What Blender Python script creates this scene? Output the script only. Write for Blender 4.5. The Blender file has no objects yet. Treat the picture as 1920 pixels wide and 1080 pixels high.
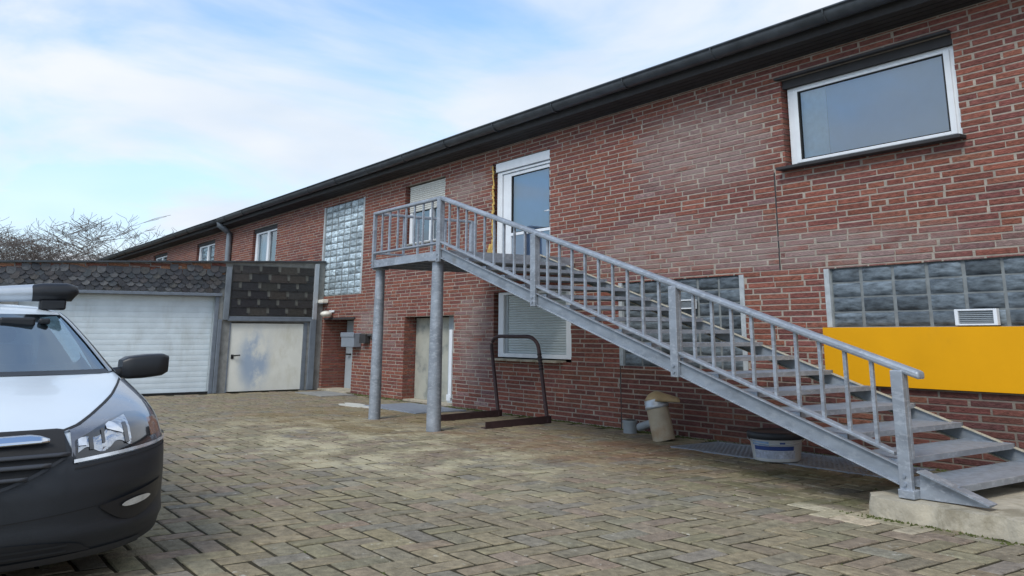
import bpy, bmesh, math, random
from mathutils import Vector, Matrix
random.seed(7)
SC = bpy.context.scene
COL = SC.collection
rad = math.radians

# ------------------------------------------------------------------ camera
IMG_W, IMG_H = 1920.0, 1080.0
F_PX, CX, CY = 1660.7, 1017.65, 226.5
YAW, PITCH = -0.94583, 0.235344
CAM = Vector((11.3596, -10.5198, 1.6))
_f0 = Vector((math.sin(YAW), math.cos(YAW), 0)); _up = Vector((0, 0, 1))
C_R = Vector((math.cos(YAW), -math.sin(YAW), 0))
C_F = math.cos(PITCH) * _f0 + math.sin(PITCH) * _up
C_U = -math.sin(PITCH) * _f0 + math.cos(PITCH) * _up
cd = bpy.data.cameras.new('camera'); cam = bpy.data.objects.new('camera', cd); COL.objects.link(cam)
cam.matrix_world = Matrix(((C_R.x, C_U.x, -C_F.x, CAM.x), (C_R.y, C_U.y, -C_F.y, CAM.y), (C_R.z, C_U.z, -C_F.z, CAM.z), (0, 0, 0, 1)))
cd.sensor_width = 36; cd.sensor_fit = 'HORIZONTAL'; cd.lens = F_PX / IMG_W * 36
cd.shift_x = (IMG_W / 2 - CX) / IMG_W; cd.shift_y = (CY - IMG_H / 2) / IMG_W
cd.clip_start = 0.05; cd.clip_end = 3000
SC.camera = cam
def project(p):
    q = Vector(p) - CAM; d = q.dot(C_F)
    if d < 0.2: return None
    return (CX + F_PX * q.dot(C_R) / d, CY - F_PX * q.dot(C_U) / d, d)

# ------------------------------------------------------------------ world and sun
SUN_EL, SUN_AZ = rad(47), rad(155)          # azimuth measured clockwise from +y
w = bpy.data.worlds.new('World'); SC.world = w; w.use_nodes = True
nt = w.node_tree; nt.nodes.clear()
def N(tree, typ, **kw):
    n = tree.nodes.new(typ)
    for k, v in kw.items(): setattr(n, k, v)
    return n
def L(tree, a, b): tree.links.new(a, b)
out = N(nt, 'ShaderNodeOutputWorld'); bg = N(nt, 'ShaderNodeBackground'); bg.inputs['Strength'].default_value = 0.1
sky = N(nt, 'ShaderNodeTexSky', sky_type='NISHITA', sun_disc=False, sun_elevation=SUN_EL, sun_rotation=SUN_AZ)
tc = N(nt, 'ShaderNodeTexCoord'); sx = N(nt, 'ShaderNodeSeparateXYZ'); L(nt, tc.outputs['Generated'], sx.inputs[0])
zz = N(nt, 'ShaderNodeMath', operation='MAXIMUM'); L(nt, sx.outputs['Z'], zz.inputs[0]); zz.inputs[1].default_value = 0.0
za = N(nt, 'ShaderNodeMath', operation='ADD'); L(nt, zz.outputs[0], za.inputs[0]); za.inputs[1].default_value = 0.16
dx = N(nt, 'ShaderNodeMath', operation='DIVIDE'); L(nt, sx.outputs['X'], dx.inputs[0]); L(nt, za.outputs[0], dx.inputs[1])
dy = N(nt, 'ShaderNodeMath', operation='DIVIDE'); L(nt, sx.outputs['Y'], dy.inputs[0]); L(nt, za.outputs[0], dy.inputs[1])
cv = N(nt, 'ShaderNodeCombineXYZ'); L(nt, dx.outputs[0], cv.inputs[0]); L(nt, dy.outputs[0], cv.inputs[1]); cv.inputs[2].default_value = 31.3
n1 = N(nt, 'ShaderNodeTexNoise'); n1.inputs['Scale'].default_value = 1.05; n1.inputs['Detail'].default_value = 7; n1.inputs['Roughness'].default_value = 0.52; n1.inputs['Distortion'].default_value = 0.5
L(nt, cv.outputs[0], n1.inputs['Vector'])
r1 = N(nt, 'ShaderNodeValToRGB'); r1.color_ramp.elements[0].position = 0.33; r1.color_ramp.elements[1].position = 0.60
r1.color_ramp.elements[0].color = (0.10, 0.10, 0.10, 1); r1.color_ramp.elements[1].color = (1, 1, 1, 1)
r1.color_ramp.interpolation = 'EASE'
L(nt, n1.outputs['Fac'], r1.inputs[0])
n2 = N(nt, 'ShaderNodeTexNoise'); n2.inputs['Scale'].default_value = 1.5; n2.inputs['Detail'].default_value = 6
L(nt, cv.outputs[0], n2.inputs['Vector'])
r2 = N(nt, 'ShaderNodeValToRGB'); r2.color_ramp.elements[0].position = 0.3; r2.color_ramp.elements[1].position = 0.65
r2.color_ramp.elements[0].color = (4.3, 5.0, 5.9, 1); r2.color_ramp.elements[1].color = (5.5, 5.8, 6.2, 1)
L(nt, n2.outputs['Fac'], r2.inputs[0])
sg = N(nt, 'ShaderNodeMix', data_type='RGBA', blend_type='MULTIPLY'); sg.inputs[0].default_value = 1.0
L(nt, sky.outputs[0], sg.inputs[6]); sg.inputs[7].default_value = (1.1, 1.4, 1.6, 1)
hz = N(nt, 'ShaderNodeMapRange'); L(nt, zz.outputs[0], hz.inputs[0]); hz.inputs[1].default_value = .02; hz.inputs[2].default_value = .26; hz.inputs[3].default_value = .95; hz.inputs[4].default_value = 0
cov = N(nt, 'ShaderNodeMath', operation='MAXIMUM'); L(nt, r1.outputs[0], cov.inputs[0]); L(nt, hz.outputs[0], cov.inputs[1])
mx = N(nt, 'ShaderNodeMix', data_type='RGBA'); L(nt, cov.outputs[0], mx.inputs[0]); L(nt, sg.outputs[2], mx.inputs[6]); L(nt, r2.outputs[0], mx.inputs[7])
L(nt, mx.outputs[2], bg.inputs['Color']); L(nt, bg.outputs[0], out.inputs[0])
sd = bpy.data.lights.new('sun', 'SUN'); sd.energy = 1.25; sd.angle = rad(22); sd.color = (1.0, 0.96, 0.9)
sun = bpy.data.objects.new('sun', sd); COL.objects.link(sun)
_sd = Vector((math.sin(SUN_AZ) * math.cos(SUN_EL), math.cos(SUN_AZ) * math.cos(SUN_EL), math.sin(SUN_EL)))
sun.rotation_euler = _sd.to_track_quat('Z', 'Y').to_euler()
SC.view_settings.view_transform = 'Standard'; SC.view_settings.look = 'None'; SC.view_settings.gamma = 1
SC.view_settings.exposure = 0.72; SC.view_settings.use_curve_mapping = False
SC.cycles.max_bounces = 8; SC.cycles.use_denoising = True

# ------------------------------------------------------------------ materials
H = 2.15      # plan dimensions of small patterns run this much wider than high
def mat(name, base=(.5, .5, .5), rough=.6, metal=0., spec=.5, noise=None, bump=None, attr=None, scale=(1, 1, 1), coat=0.):
    """Principled material; noise=(scale, amount[, detail]) varies the tone, bump=(scale, strength)."""
    m = bpy.data.materials.new(name); m.use_nodes = True; t = m.node_tree
    b = t.nodes['Principled BSDF']
    b.inputs['Roughness'].default_value = rough; b.inputs['Metallic'].default_value = metal; b.inputs['Specular IOR Level'].default_value = spec
    b.inputs['Coat Weight'].default_value = coat
    co = N(t, 'ShaderNodeTexCoord'); g = N(t, 'ShaderNodeNewGeometry'); mp = N(t, 'ShaderNodeMapping'); L(t, g.outputs['Position'], mp.inputs[0])
    mp.inputs['Scale'].default_value = scale
    if attr:
        a = N(t, 'ShaderNodeAttribute', attribute_name=attr); src = a.outputs['Color']
    else:
        a = N(t, 'ShaderNodeRGB'); a.outputs[0].default_value = (*base, 1); src = a.outputs[0]
    if noise:
        n = N(t, 'ShaderNodeTexNoise'); n.inputs['Scale'].default_value = noise[0]; n.inputs['Detail'].default_value = noise[2] if len(noise) > 2 else 6
        n.inputs['Roughness'].default_value = .6
        L(t, mp.outputs[0], n.inputs['Vector'])
        mr = N(t, 'ShaderNodeMapRange'); mr.inputs[1].default_value = .3; mr.inputs[2].default_value = .7; mr.inputs[3].default_value = 1 - noise[1]; mr.inputs[4].default_value = 1 + noise[1]
        L(t, n.outputs['Fac'], mr.inputs[0])
        mm = N(t, 'ShaderNodeMix', data_type='RGBA', blend_type='MULTIPLY'); mm.inputs[0].default_value = 1
        L(t, src, mm.inputs[6]); L(t, mr.outputs[0], mm.inputs[7]); src = mm.outputs[2]
        rr = N(t, 'ShaderNodeMapRange'); rr.inputs[3].default_value = max(0, rough - .08); rr.inputs[4].default_value = min(1, rough + .1)
        L(t, n.outputs['Fac'], rr.inputs[0]); L(t, rr.outputs[0], b.inputs['Roughness'])
    if bump:
        n = N(t, 'ShaderNodeTexNoise'); n.inputs['Scale'].default_value = bump[0]; n.inputs['Detail'].default_value = 5
        L(t, mp.outputs[0], n.inputs['Vector'])
        bp = N(t, 'ShaderNodeBump'); bp.inputs['Strength'].default_value = bump[1]; bp.inputs['Distance'].default_value = .02
        L(t, n.outputs['Fac'], bp.inputs['Height']); L(t, bp.outputs[0], b.inputs['Normal'])
    L(t, src, b.inputs['Base Color'])
    m['src'] = 1
    return m
def bsdf(m): return m.node_tree.nodes['Principled BSDF']
def overlay(m, color, nscale, lo, hi, amount=1., coords=(1, 1, 1), box=None, seed=0.):
    """Blend a second colour over the base colour where a noise is high; box=(centre, radius) keeps it to one area."""
    t = m.node_tree; b = bsdf(m); old = b.inputs['Base Color'].links[0].from_socket
    g = N(t, 'ShaderNodeNewGeometry'); mp = N(t, 'ShaderNodeMapping'); mp.inputs['Scale'].default_value = coords; mp.inputs['Location'].default_value = (seed, seed * 1.7, seed * .6)
    L(t, g.outputs['Position'], mp.inputs[0])
    n = N(t, 'ShaderNodeTexNoise'); n.inputs['Scale'].default_value = nscale; n.inputs['Detail'].default_value = 8; n.inputs['Roughness'].default_value = .65
    L(t, mp.outputs[0], n.inputs['Vector'])
    mr = N(t, 'ShaderNodeMapRange', interpolation_type='SMOOTHSTEP'); mr.inputs[1].default_value = lo; mr.inputs[2].default_value = hi; mr.inputs[4].default_value = amount
    L(t, n.outputs['Fac'], mr.inputs[0]); fac = mr.outputs[0]
    if box:
        (c, r) = box
        m2 = N(t, 'ShaderNodeMapping', vector_type='POINT'); m2.inputs['Location'].default_value = (-c[0] / r[0], -c[1] / r[1], -c[2] / r[2]); m2.inputs['Scale'].default_value = (1 / r[0], 1 / r[1], 1 / r[2])
        L(t, g.outputs['Position'], m2.inputs[0])
        ln = N(t, 'ShaderNodeVectorMath', operation='LENGTH'); L(t, m2.outputs[0], ln.inputs[0])
        q = N(t, 'ShaderNodeMapRange', interpolation_type='SMOOTHSTEP'); q.inputs[1].default_value = 1.; q.inputs[2].default_value = .35; q.inputs[3].default_value = 0; q.inputs[4].default_value = 1
        L(t, ln.outputs['Value'], q.inputs[0])
        mu = N(t, 'ShaderNodeMath', operation='MULTIPLY'); L(t, fac, mu.inputs[0]); L(t, q.outputs[0], mu.inputs[1]); fac = mu.outputs[0]
    x = N(t, 'ShaderNodeMix', data_type='RGBA'); L(t, fac, x.inputs[0]); L(t, old, x.inputs[6]); x.inputs[7].default_value = (*color, 1)
    L(t, x.outputs[2], b.inputs['Base Color'])

M = {}
M['brick'] = mat('brick', attr='tone', rough=.9, spec=.25, noise=(26, .42), bump=(60, .6), scale=(1 / H, 1 / H, 1.3))
overlay(M['brick'], (.42, .36, .33), 9, .62, .80, .3, (1 / H, 1 / H, 1.6), seed=3)
for _c, _r in (((1.2, 0, 4.6), (2.1, 1, 1.0)), ((-6.2, 0, 4.9), (1.2, 1, .5)), ((-5.8, 0, 1.5), (1.1, 1, 1.3)), ((-10.9, 0, 1.9), (1.2, 1, .7)), ((.5, 0, 3.0), (3.2, 1, .6)), ((3.6, 0, 2.75), (3., 1, .35))):
    overlay(M['brick'], (.29, .215, .195), 5, .25, .6, .72, (1 / H, 1 / H, 1.2), box=(_c, _r), seed=_c[0])
M['mortar'] = mat('mortar', (.335, .288, .24), .95, spec=.2, noise=(7, .28), bump=(50, .4), scale=(1 / H, 1 / H, 1))
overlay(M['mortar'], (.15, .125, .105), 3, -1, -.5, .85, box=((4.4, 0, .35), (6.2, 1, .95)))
M['paver'] = mat('paver', attr='tone', rough=.88, spec=.25, noise=(11, .34), bump=(45, .7))
overlay(M['paver'], (.20, .100, .050), 1.1, .42, .62, .55, box=((0.6, -2.2, 0), (4.6, 2.1, 3)), seed=1)
overlay(M['paver'], (.23, .165, .075), .9, .38, .58, .6, box=((-5.5, -3.0, 0), (5.5, 3.0, 3)), seed=5)
overlay(M['paver'], (.085, .09, .035), 1.5, .44, .6, .6, box=((5.2, -2.2, 0), (3.4, 1.7, 3)), seed=9)
overlay(M['paver'], (.50, .44, .29), 1.7, .44, .64, .8, box=((-1.5, -4.6, 0), (6.5, 3.0, 3)), seed=14)
overlay(M['paver'], (.5, .47, .4), 9, .62, .72, .7, seed=21)
M['joint'] = mat('joint_sand', (.048, .041, .026), 1., spec=.1, noise=(5, .4), bump=(40, .5))
M['earth'] = mat('earth', (.09, .085, .06), 1., spec=.1, noise=(.6, .4), bump=(6, .5))
M['white'] = mat('white_plastic', (.74, .76, .78), .38, noise=(6, .05))
M['whitepaint'] = mat('white_paint_metal', (.72, .80, .84), .45, noise=(2.2, .09))
overlay(M['whitepaint'], (.46, .48, .45), 1.3, .52, .74, .45, (1, 1, .35), seed=6)
M['galv'] = mat('galvanised_steel', (.30, .33, .37), .5, .35, noise=(5, .24), bump=(90, .06), scale=(1 / H, 1 / H, 1))
overlay(M['galv'], (.46, .49, .53), 26, .5, .62, .6, (1 / H, 1 / H, 1), seed=2)
overlay(M['galv'], (.20, .17, .13), 3.0, .66, .78, .5, (1, 1, .5), seed=17)
M['galvweb_shaded'] = mat('galvanised_web_shaded', (.235, .265, .30), .55, .3, noise=(7, .25), scale=(1 / H, 1 / H, 1))  # same steel made darker: shade on the stringer web put into the colour
overlay(M['galvweb_shaded'], (.33, .36, .39), 16, .5, .66, .55, (1 / H, 1 / H, 1), seed=4)
overlay(M['galvweb_shaded'], (.17, .15, .12), 2.4, .60, .76, .5, (1, 1, .6), seed=27)
M['galvdark'] = mat('galvanised_grating', (.27, .305, .35), .55, .3, noise=(14, .2))
M['flange'] = mat('weathered_flange', (.40, .37, .29), .7, .1, noise=(12, .2))
M['roofdark'] = mat('dark_eaves_board', (.035, .033, .034), .8, noise=(4, .25))
M['roofsheet'] = mat('roof_sheet', (.06, .06, .065), .8, noise=(2, .2))
M['gutter'] = mat('weathered_zinc', (.085, .095, .105), .42, .55, noise=(3, .3))
M['pipezinc'] = mat('zinc_pipe', (.22, .25, .28), .5, .4, noise=(5, .2))
M['black'] = mat('black_plastic', (.012, .013, .016), .42, noise=(20, .1))
M['blackmatt'] = mat('black_rubber', (.015, .015, .016), .8)
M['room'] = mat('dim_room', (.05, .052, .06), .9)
M['blind'] = mat('pane_sky_tint', (.56, .70, .92), .8, noise=(3, .04))  # blue of the sky mirrored in the panes, put into a sheet's colour
M['curtain'] = mat('net_curtain', (.88, .95, .98), .85, noise=(12, .08))
M['shutter'] = mat('shutter_slat', (.50, .55, .55), .5, noise=(4, .05))
M['shutterw'] = mat('shutter_slat_cream', (.60, .60, .56), .5, noise=(4, .05))
M['slategrey'] = mat('slate', attr='tone', rough=.38, spec=.5, noise=(14, .3), bump=(30, .4))
M['concrete'] = mat('concrete', (.42, .375, .29), .92, spec=.2, noise=(4, .2), bump=(22, .6))
overlay(M['concrete'], (.22, .19, .13), 2.2, .5, .64, .75, seed=4)
M['render'] = mat('grey_render', (.27, .27, .255), .95, noise=(6, .25), bump=(40, .4))
M['zincbar'] = mat('painted_lintel', (.20, .23, .27), .5, .3, noise=(6, .15))
M['doorcream'] = mat('cream_door', (.80, .80, .73), .55, noise=(2.5, .06))
overlay(M['doorcream'], (.33, .43, .57), 1.9, .34, .60, .9, (1, 1, .8), box=((-14.46, -1.95, .85), (1, .62, 1.15)), seed=8)
overlay(M['doorcream'], (.60, .58, .46), 2.4, .45, .66, .6, (1, 1, .5), box=((-14.46, -1.0, 1.0), (1, .7, 1.3)), seed=12)
M['beigedoor'] = mat('beige_door', (.36, .355, .30), .7, noise=(2.5, .14))
overlay(M['beigedoor'], (.17, .19, .18), 2.2, .48, .62, .7, seed=6)
M['greydoor'] = mat('grey_metal_frame', (.36, .40, .43), .5, .1, noise=(4, .1))
M['yellow'] = mat('yellow_panel', (.72, .335, .003), .6, spec=.2, noise=(.8, .07), bump=(1.2, .12))
overlay(M['yellow'], (.42, .22, .03), 2.2, .58, .8, .35, (1 / H, 1, .4), seed=3)
M['foam'] = mat('yellow_foam', (.58, .39, .12), .9, noise=(14, .3), bump=(20, .9))
M['rust'] = mat('brown_primer_steel', (.052, .028, .030), .6, .1, noise=(12, .3), bump=(60, .15))
M['pipebeige'] = mat('beige_plastic_pipe', (.42, .36, .265), .5, noise=(4, .16))
overlay(M['pipebeige'], (.33, .20, .10), 3, .45, .65, .6, seed=3)
M['hood'] = mat('brown_hood', (.40, .29, .15), .5, noise=(6, .2))
M['greyplastic'] = mat('grey_plastic', (.28, .31, .33), .5, noise=(5, .1))
M['mailbox'] = mat('grey_box_paint', (.23, .26, .30), .5, .1, noise=(8, .08))
M['bark'] = mat('bark', (.15, .125, .11), .95, noise=(8, .3))
M['vanwhite'] = mat('van_white_paint', (.60, .665, .72), .3, spec=.4, coat=.25, noise=(1.2, .03))
M['vanblack'] = mat('textured_black_plastic', (.019, .022, .027), .5, spec=.45, noise=(3, .12), bump=(140, .05))
M['lipgrey'] = mat('bumper_lip_plastic', (.04, .044, .052), .5, noise=(6, .12))
M['slatgrey'] = mat('grille_slat', (.045, .048, .056), .35, noise=(9, .1))
M['vangloss'] = mat('gloss_black_trim', (.008, .009, .012), .22, coat=.4)
M['chrome'] = mat('chrome', (.75, .78, .82), .12, 1.)
M['reflector'] = mat('lamp_reflector', (.80, .82, .84), .22, .6, noise=(12, .2))
M['lampchrome'] = mat('lamp_bowl', (.55, .57, .60), .14, 1., noise=(10, .3), bump=(13, 1.0))
M['lampgrey'] = mat('lamp_bezel', (.13, .137, .16), .24, .3, coat=.8, noise=(9, .15))
M['lampdark'] = mat('lamp_cell', (.02, .021, .024), .15, coat=.9)
M['lampamber'] = mat('amber_lens', (.22, .10, .05), .25, coat=.6)
M['dash'] = mat('dashboard', (.03, .034, .04), .7)
M['seat'] = mat('seat_cloth', (.06, .065, .075), .95)
M['bulkhead'] = mat('pale_bulkhead', (.35, .42, .45), .8)
M['bucket'] = mat('white_bucket', (.70, .72, .73), .42, noise=(7, .06))
M['bucketlid'] = mat('dark_lid', (.02, .023, .03), .5, noise=(9, .2))
M['label_blue'] = mat('blue_print', (.035, .07, .24), .5, noise=(18, .15))
M['label_pale'] = mat('pale_print', (.42, .46, .56), .5, noise=(22, .35))
M['label_sky'] = mat('light_blue_print', (.26, .40, .62), .5, noise=(14, .2))
M['lampwhite'] = mat('opal_lamp', (.80, .76, .66), .35)
M['tarp'] = mat('white_spill', (.55, .54, .48), .9, noise=(8, .15))
M['alu'] = mat('aluminium', (.52, .56, .60), .38, .5, noise=(3, .08))
M['moss'] = mat('wood_rail', (.13, .12, .07), .8, noise=(6, .3))

def glass_mat(name, refl, tint, rough=.02):
    m = bpy.data.materials.new(name); m.use_nodes = True; t = m.node_tree; t.nodes.clear()
    o = N(t, 'ShaderNodeOutputMaterial'); mixs = N(t, 'ShaderNodeMixShader'); tr = N(t, 'ShaderNodeBsdfTransparent'); gl = N(t, 'ShaderNodeBsdfGlossy')
    tr.inputs[0].default_value = (*tint, 1); gl.inputs['Roughness'].default_value = rough; gl.inputs['Color'].default_value = (.80, .92, 1, 1)
    lw = N(t, 'ShaderNodeFresnel'); lw.inputs['IOR'].default_value = refl
    n = N(t, 'ShaderNodeTexNoise'); n.inputs['Scale'].default_value = .9; g = N(t, 'ShaderNodeNewGeometry'); L(t, g.outputs['Position'], n.inputs['Vector'])
    bp = N(t, 'ShaderNodeBump'); bp.inputs['Strength'].default_value = .02; L(t, n.outputs['Fac'], bp.inputs['Height']); L(t, bp.outputs[0], gl.inputs['Normal'])
    L(t, lw.outputs[0], mixs.inputs[0]); L(t, tr.outputs[0], mixs.inputs[1]); L(t, gl.outputs[0], mixs.inputs[2]); L(t, mixs.outputs[0], o.inputs[0])
    return m
M['glass'] = glass_mat('window_glass', 2.9, (.84, .92, .98))
M['vglass'] = glass_mat('windscreen_glass', 3.7, (.66, .82, .90))
def block_mat(name, base):
    m = mat(name, base, .36, spec=.4, noise=(11, .75), scale=(1 / H, 1 / H, 1.6))
    t = m.node_tree; b = bsdf(m)
    g = N(t, 'ShaderNodeNewGeometry'); mp = N(t, 'ShaderNodeMapping'); mp.inputs['Scale'].default_value = (1 / H, 1 / H, 1); L(t, g.outputs['Position'], mp.inputs[0])
    oi = N(t, 'ShaderNodeObjectInfo'); orr = N(t, 'ShaderNodeMapRange'); orr.inputs[3].default_value = .6; orr.inputs[4].default_value = 1.4; L(t, oi.outputs['Random'], orr.inputs[0])
    om = N(t, 'ShaderNodeMix', data_type='RGBA', blend_type='MULTIPLY'); om.inputs[0].default_value = 1; L(t, b.inputs['Base Color'].links[0].from_socket, om.inputs[6]); L(t, orr.outputs[0], om.inputs[7]); L(t, om.outputs[2], b.inputs['Base Color'])
    wv = N(t, 'ShaderNodeTexNoise'); wv.inputs['Scale'].default_value = 16; wv.inputs['Detail'].default_value = 2; wv.inputs['Distortion'].default_value = 1.5
    L(t, mp.outputs[0], wv.inputs['Vector'])
    bp = N(t, 'ShaderNodeBump'); bp.inputs['Strength'].default_value = .22; bp.inputs['Distance'].default_value = .02
    L(t, wv.outputs['Fac'], bp.inputs['Height']); L(t, bp.outputs[0], b.inputs['Normal'])
    return m
M['gblock'] = block_mat('glass_block', (.40, .48, .52))
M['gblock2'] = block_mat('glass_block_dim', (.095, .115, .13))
M['gjoint'] = mat('glass_block_joint', (.19, .205, .205), .9, noise=(10, .2))
M['gjoint_pale'] = mat('glass_block_joint_pale', (.40, .43, .44), .9, noise=(10, .2))

# ------------------------------------------------------------------ mesh helpers
WL = {}
def put(o, parent, kind=None):
    COL.objects.link(o)
    WL[o.name] = Vector(o.location)
    if parent:
        o.parent = parent
        o.matrix_parent_inverse = Matrix.Translation(-WL[parent.name])
    if kind: o['kind'] = kind
    return o
def thing(name, label, cat, loc=(0, 0, 0), group=None):
    o = bpy.data.objects.new(name, None); o.location = loc; o.empty_display_size = .3
    put(o, None); tag(o, label, cat, group); return o
def tag(o, label, cat, group=None):
    o['label'] = label; o['category'] = cat
    if group: o['group'] = group
    return o
class MB:
    def __init__(s): s.v = []; s.f = []; s.mi = []; s.sm = []; s.tone = []; s.has_tone = False
    def add(s, vs, fs, mi=0, smooth=False, tone=None):
        b = len(s.v); s.v += [tuple(p) for p in vs]
        for f in fs:
            s.f.append([b + i for i in f]); s.mi.append(mi); s.sm.append(smooth); s.tone.append(tone or (1, 1, 1))
        if tone: s.has_tone = True
        return s
    def box(s, x0, x1, y0, y1, z0, z1, mi=0, tone=None):
        vs = [(x0, y0, z0), (x1, y0, z0), (x1, y1, z0), (x0, y1, z0), (x0, y0, z1), (x1, y0, z1), (x1, y1, z1), (x0, y1, z1)]
        return s.add(vs, [(0, 3, 2, 1), (4, 5, 6, 7), (0, 1, 5, 4), (1, 2, 6, 5), (2, 3, 7, 6), (3, 0, 4, 7)], mi, tone=tone)
    def brickbox(s, x0, x1, z0, z1, y, d=.05, tone=None, c=.004):
        """brick in a wall facing -y: front at y, bevelled edges, no back"""
        vs = [(x0 + c * 2, y, z0 + c), (x1 - c * 2, y, z0 + c), (x1 - c * 2, y, z1 - c), (x0 + c * 2, y, z1 - c),
              (x0, y + c, z0), (x1, y + c, z0), (x1, y + c, z1), (x0, y + c, z1), (x0, y + d, z0), (x1, y + d, z0), (x1, y + d, z1), (x0, y + d, z1)]
        fs = [(0, 1, 2, 3)] + [(i + 4, (i + 1) % 4 + 4, (i + 1) % 4, i) for i in range(4)] + [(i + 8, (i + 1) % 4 + 8, (i + 1) % 4 + 4, i + 4) for i in range(4)]
        return s.add(vs, fs, tone=tone)
    def paver(s, x0, x1, y0, y1, zs, tone=None, c=.012, d=.05):
        a = [(x0 + c, y0 + c, zs[0]), (x1 - c, y0 + c, zs[1]), (x1 - c, y1 - c, zs[2]), (x0 + c, y1 - c, zs[3])]
        b = [(x0, y0, zs[0] - .007), (x1, y0, zs[1] - .007), (x1, y1, zs[2] - .007), (x0, y1, zs[3] - .007)]
        q = [(x0, y0, -d), (x1, y0, -d), (x1, y1, -d), (x0, y1, -d)]
        fs = [(0, 1, 2, 3)] + [(i + 4, (i + 1) % 4 + 4, (i + 1) % 4, i) for i in range(4)] + [(i + 8, (i + 1) % 4 + 8, (i + 1) % 4 + 4, i + 4) for i in range(4)]
        return s.add(a + b + q, fs, tone=tone)
    def grid(s, pts, mi=0, smooth=True, flip=False, closed=False):
        n, m = len(pts), len(pts[0]); fs = []
        for i in range(n - 1):
            for j in range(m if closed else m - 1):
                q = (i * m + j, i * m + (j + 1) % m, (i + 1) * m + (j + 1) % m, (i + 1) * m + j)
                fs.append(q[::-1] if flip else q)
        return s.add([p for r in pts for p in r], fs, mi, smooth)
    def tube(s, path, r, n=10, mi=0, caps=True, smooth=True, sz=1.0):
        """sweep a circle (radius list or number) along a path"""
        path = [Vector(p) for p in path]; rs = r if isinstance(r, (list, tuple)) else [r] * len(path); rings = []
        for i, p in enumerate(path):
            t = (path[min(i + 1, len(path) - 1)] - path[max(i - 1, 0)]).normalized()
            a = Vector((0, 0, 1)) if abs(t.z) < .9 else Vector((1, 0, 0))
            u = t.cross(a).normalized(); v = u.cross(t).normalized()
            rings.append([tuple(p + (u * math.cos(k * 2 * math.pi / n) + v * math.sin(k * 2 * math.pi / n) * sz) * rs[i]) for k in range(n)])
        s.grid(rings, mi, smooth, flip=True, closed=True)
        if caps:
            s.add(rings[0], [tuple(range(n))], mi); s.add(rings[-1], [tuple(reversed(range(n)))], mi)
        return s
    def prism(s, poly, axis, a, b, mi=0):
        """extrude a polygon; axis 'y': poly in (x,z); axis 'x': poly in (y,z); axis 'z': poly in (x,y)"""
        f = {'y': lambda p, t: (p[0], t, p[1]), 'x': lambda p, t: (t, p[0], p[1]), 'z': lambda p, t: (p[0], p[1], t)}[axis]
        n = len(poly); vs = [f(p, a) for p in poly] + [f(p, b) for p in poly]
        return s.add(vs, [tuple(range(n)), tuple(reversed(range(n, 2 * n)))] + [(i, i + n, (i + 1) % n + n, (i + 1) % n) for i in range(n)], mi)
    def build(s, name, mats, parent=None, bevel=0, kind=None, loc=(0, 0, 0), fix=True):
        me = bpy.data.meshes.new(name); off = Vector(loc)
        me.from_pydata([tuple(Vector(p) - off) for p in s.v], [], s.f)
        for m in (mats if isinstance(mats, (list, tuple)) else [mats]): me.materials.append(m)
        me.polygons.foreach_set('material_index', s.mi); me.polygons.foreach_set('use_smooth', s.sm)
        if s.has_tone:
            at = me.attributes.new('tone', 'FLOAT_COLOR', 'FACE')
            buf = []
            for c in s.tone: buf += [c[0], c[1], c[2], 1.]
            at.data.foreach_set('color', buf)
        if fix:
            bm = bmesh.new(); bm.from_mesh(me); bmesh.ops.recalc_face_normals(bm, faces=bm.faces); bm.to_mesh(me); bm.free()
        me.update()
        o = bpy.data.objects.new(name, me); o.location = loc
        put(o, parent, kind)
        if bevel:
            bv = o.modifiers.new('edge', 'BEVEL'); bv.width = bevel; bv.segments = 2; bv.limit_method = 'ANGLE'
        return o
def inst(src, name, loc, parent):
    o = bpy.data.objects.new(name, src.data); o.location = loc
    for m in src.modifiers:
        k = o.modifiers.new(m.name, m.type)
        if m.type == 'BEVEL': k.width = m.width; k.segments = m.segments; k.limit_method = m.limit_method
    return put(o, parent)
def jit(c, a): 
    k = 1 + random.uniform(-a, a); return tuple(max(0, v * k * (1 + random.uniform(-a, a) * .25)) for v in c)

# ------------------------------------------------------------------ ground and pavement
g = MB(); g.add([(-900, -900, -.06), (900, -900, -.06), (900, 900, -.06), (-900, 900, -.06)], [(0, 1, 2, 3)])
g.build('ground', M['earth'], kind='structure')
pv = MB(); pv.add([(-14.46, -19, -.009), (17, -19, -.009), (17, .1, -.009), (-14.46, .1, -.009)], [(0, 1, 2, 3)])
pavement = pv.build('pavement', M['joint'], kind='structure')
PW = .2120
PAV_T = [(.230, .194, .128), (.245, .206, .134), (.220, .190, .132), (.255, .214, .136), (.235, .190, .128), (.240, .188, .136), (.225, .196, .126), (.21, .186, .145)]
SLAB = (5.97, 12.5, -3.09, -.02)
pavers = []
gap = .0125
for a in range(-200, 200):
    for b in range(-60, 60):
        bx, by = a + 2 * b, a - 2 * b
        for (x0, x1, y0, y1) in ((bx, bx + 2, by, by + 1), (bx + 2, bx + 3, by - 1, by + 1)):
            X0, X1, Y0, Y1 = x0 * PW + gap, x1 * PW - gap, y0 * PW + gap - .1, y1 * PW - gap - .1
            if X0 < -14.4 or X1 > 16.9 or Y0 < -18.9 or Y1 > .02: continue
            cx_, cy_ = (X0 + X1) / 2, (Y0 + Y1) / 2
            if SLAB[0] < cx_ - .1 and cx_ < SLAB[1] and cy_ > SLAB[2] + .12: continue
            pavers.append((X0, X1, Y0, Y1))
scored = []
for i, (X0, X1, Y0, Y1) in enumerate(pavers):
    p = project(((X0 + X1) / 2, (Y0 + Y1) / 2, 0))
    if p and 285 < p[0] < 1915 and 700 < p[1] < 1076: scored.append((p[2], i))
near = set(i for _, i in sorted(scored)[:300])
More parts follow.
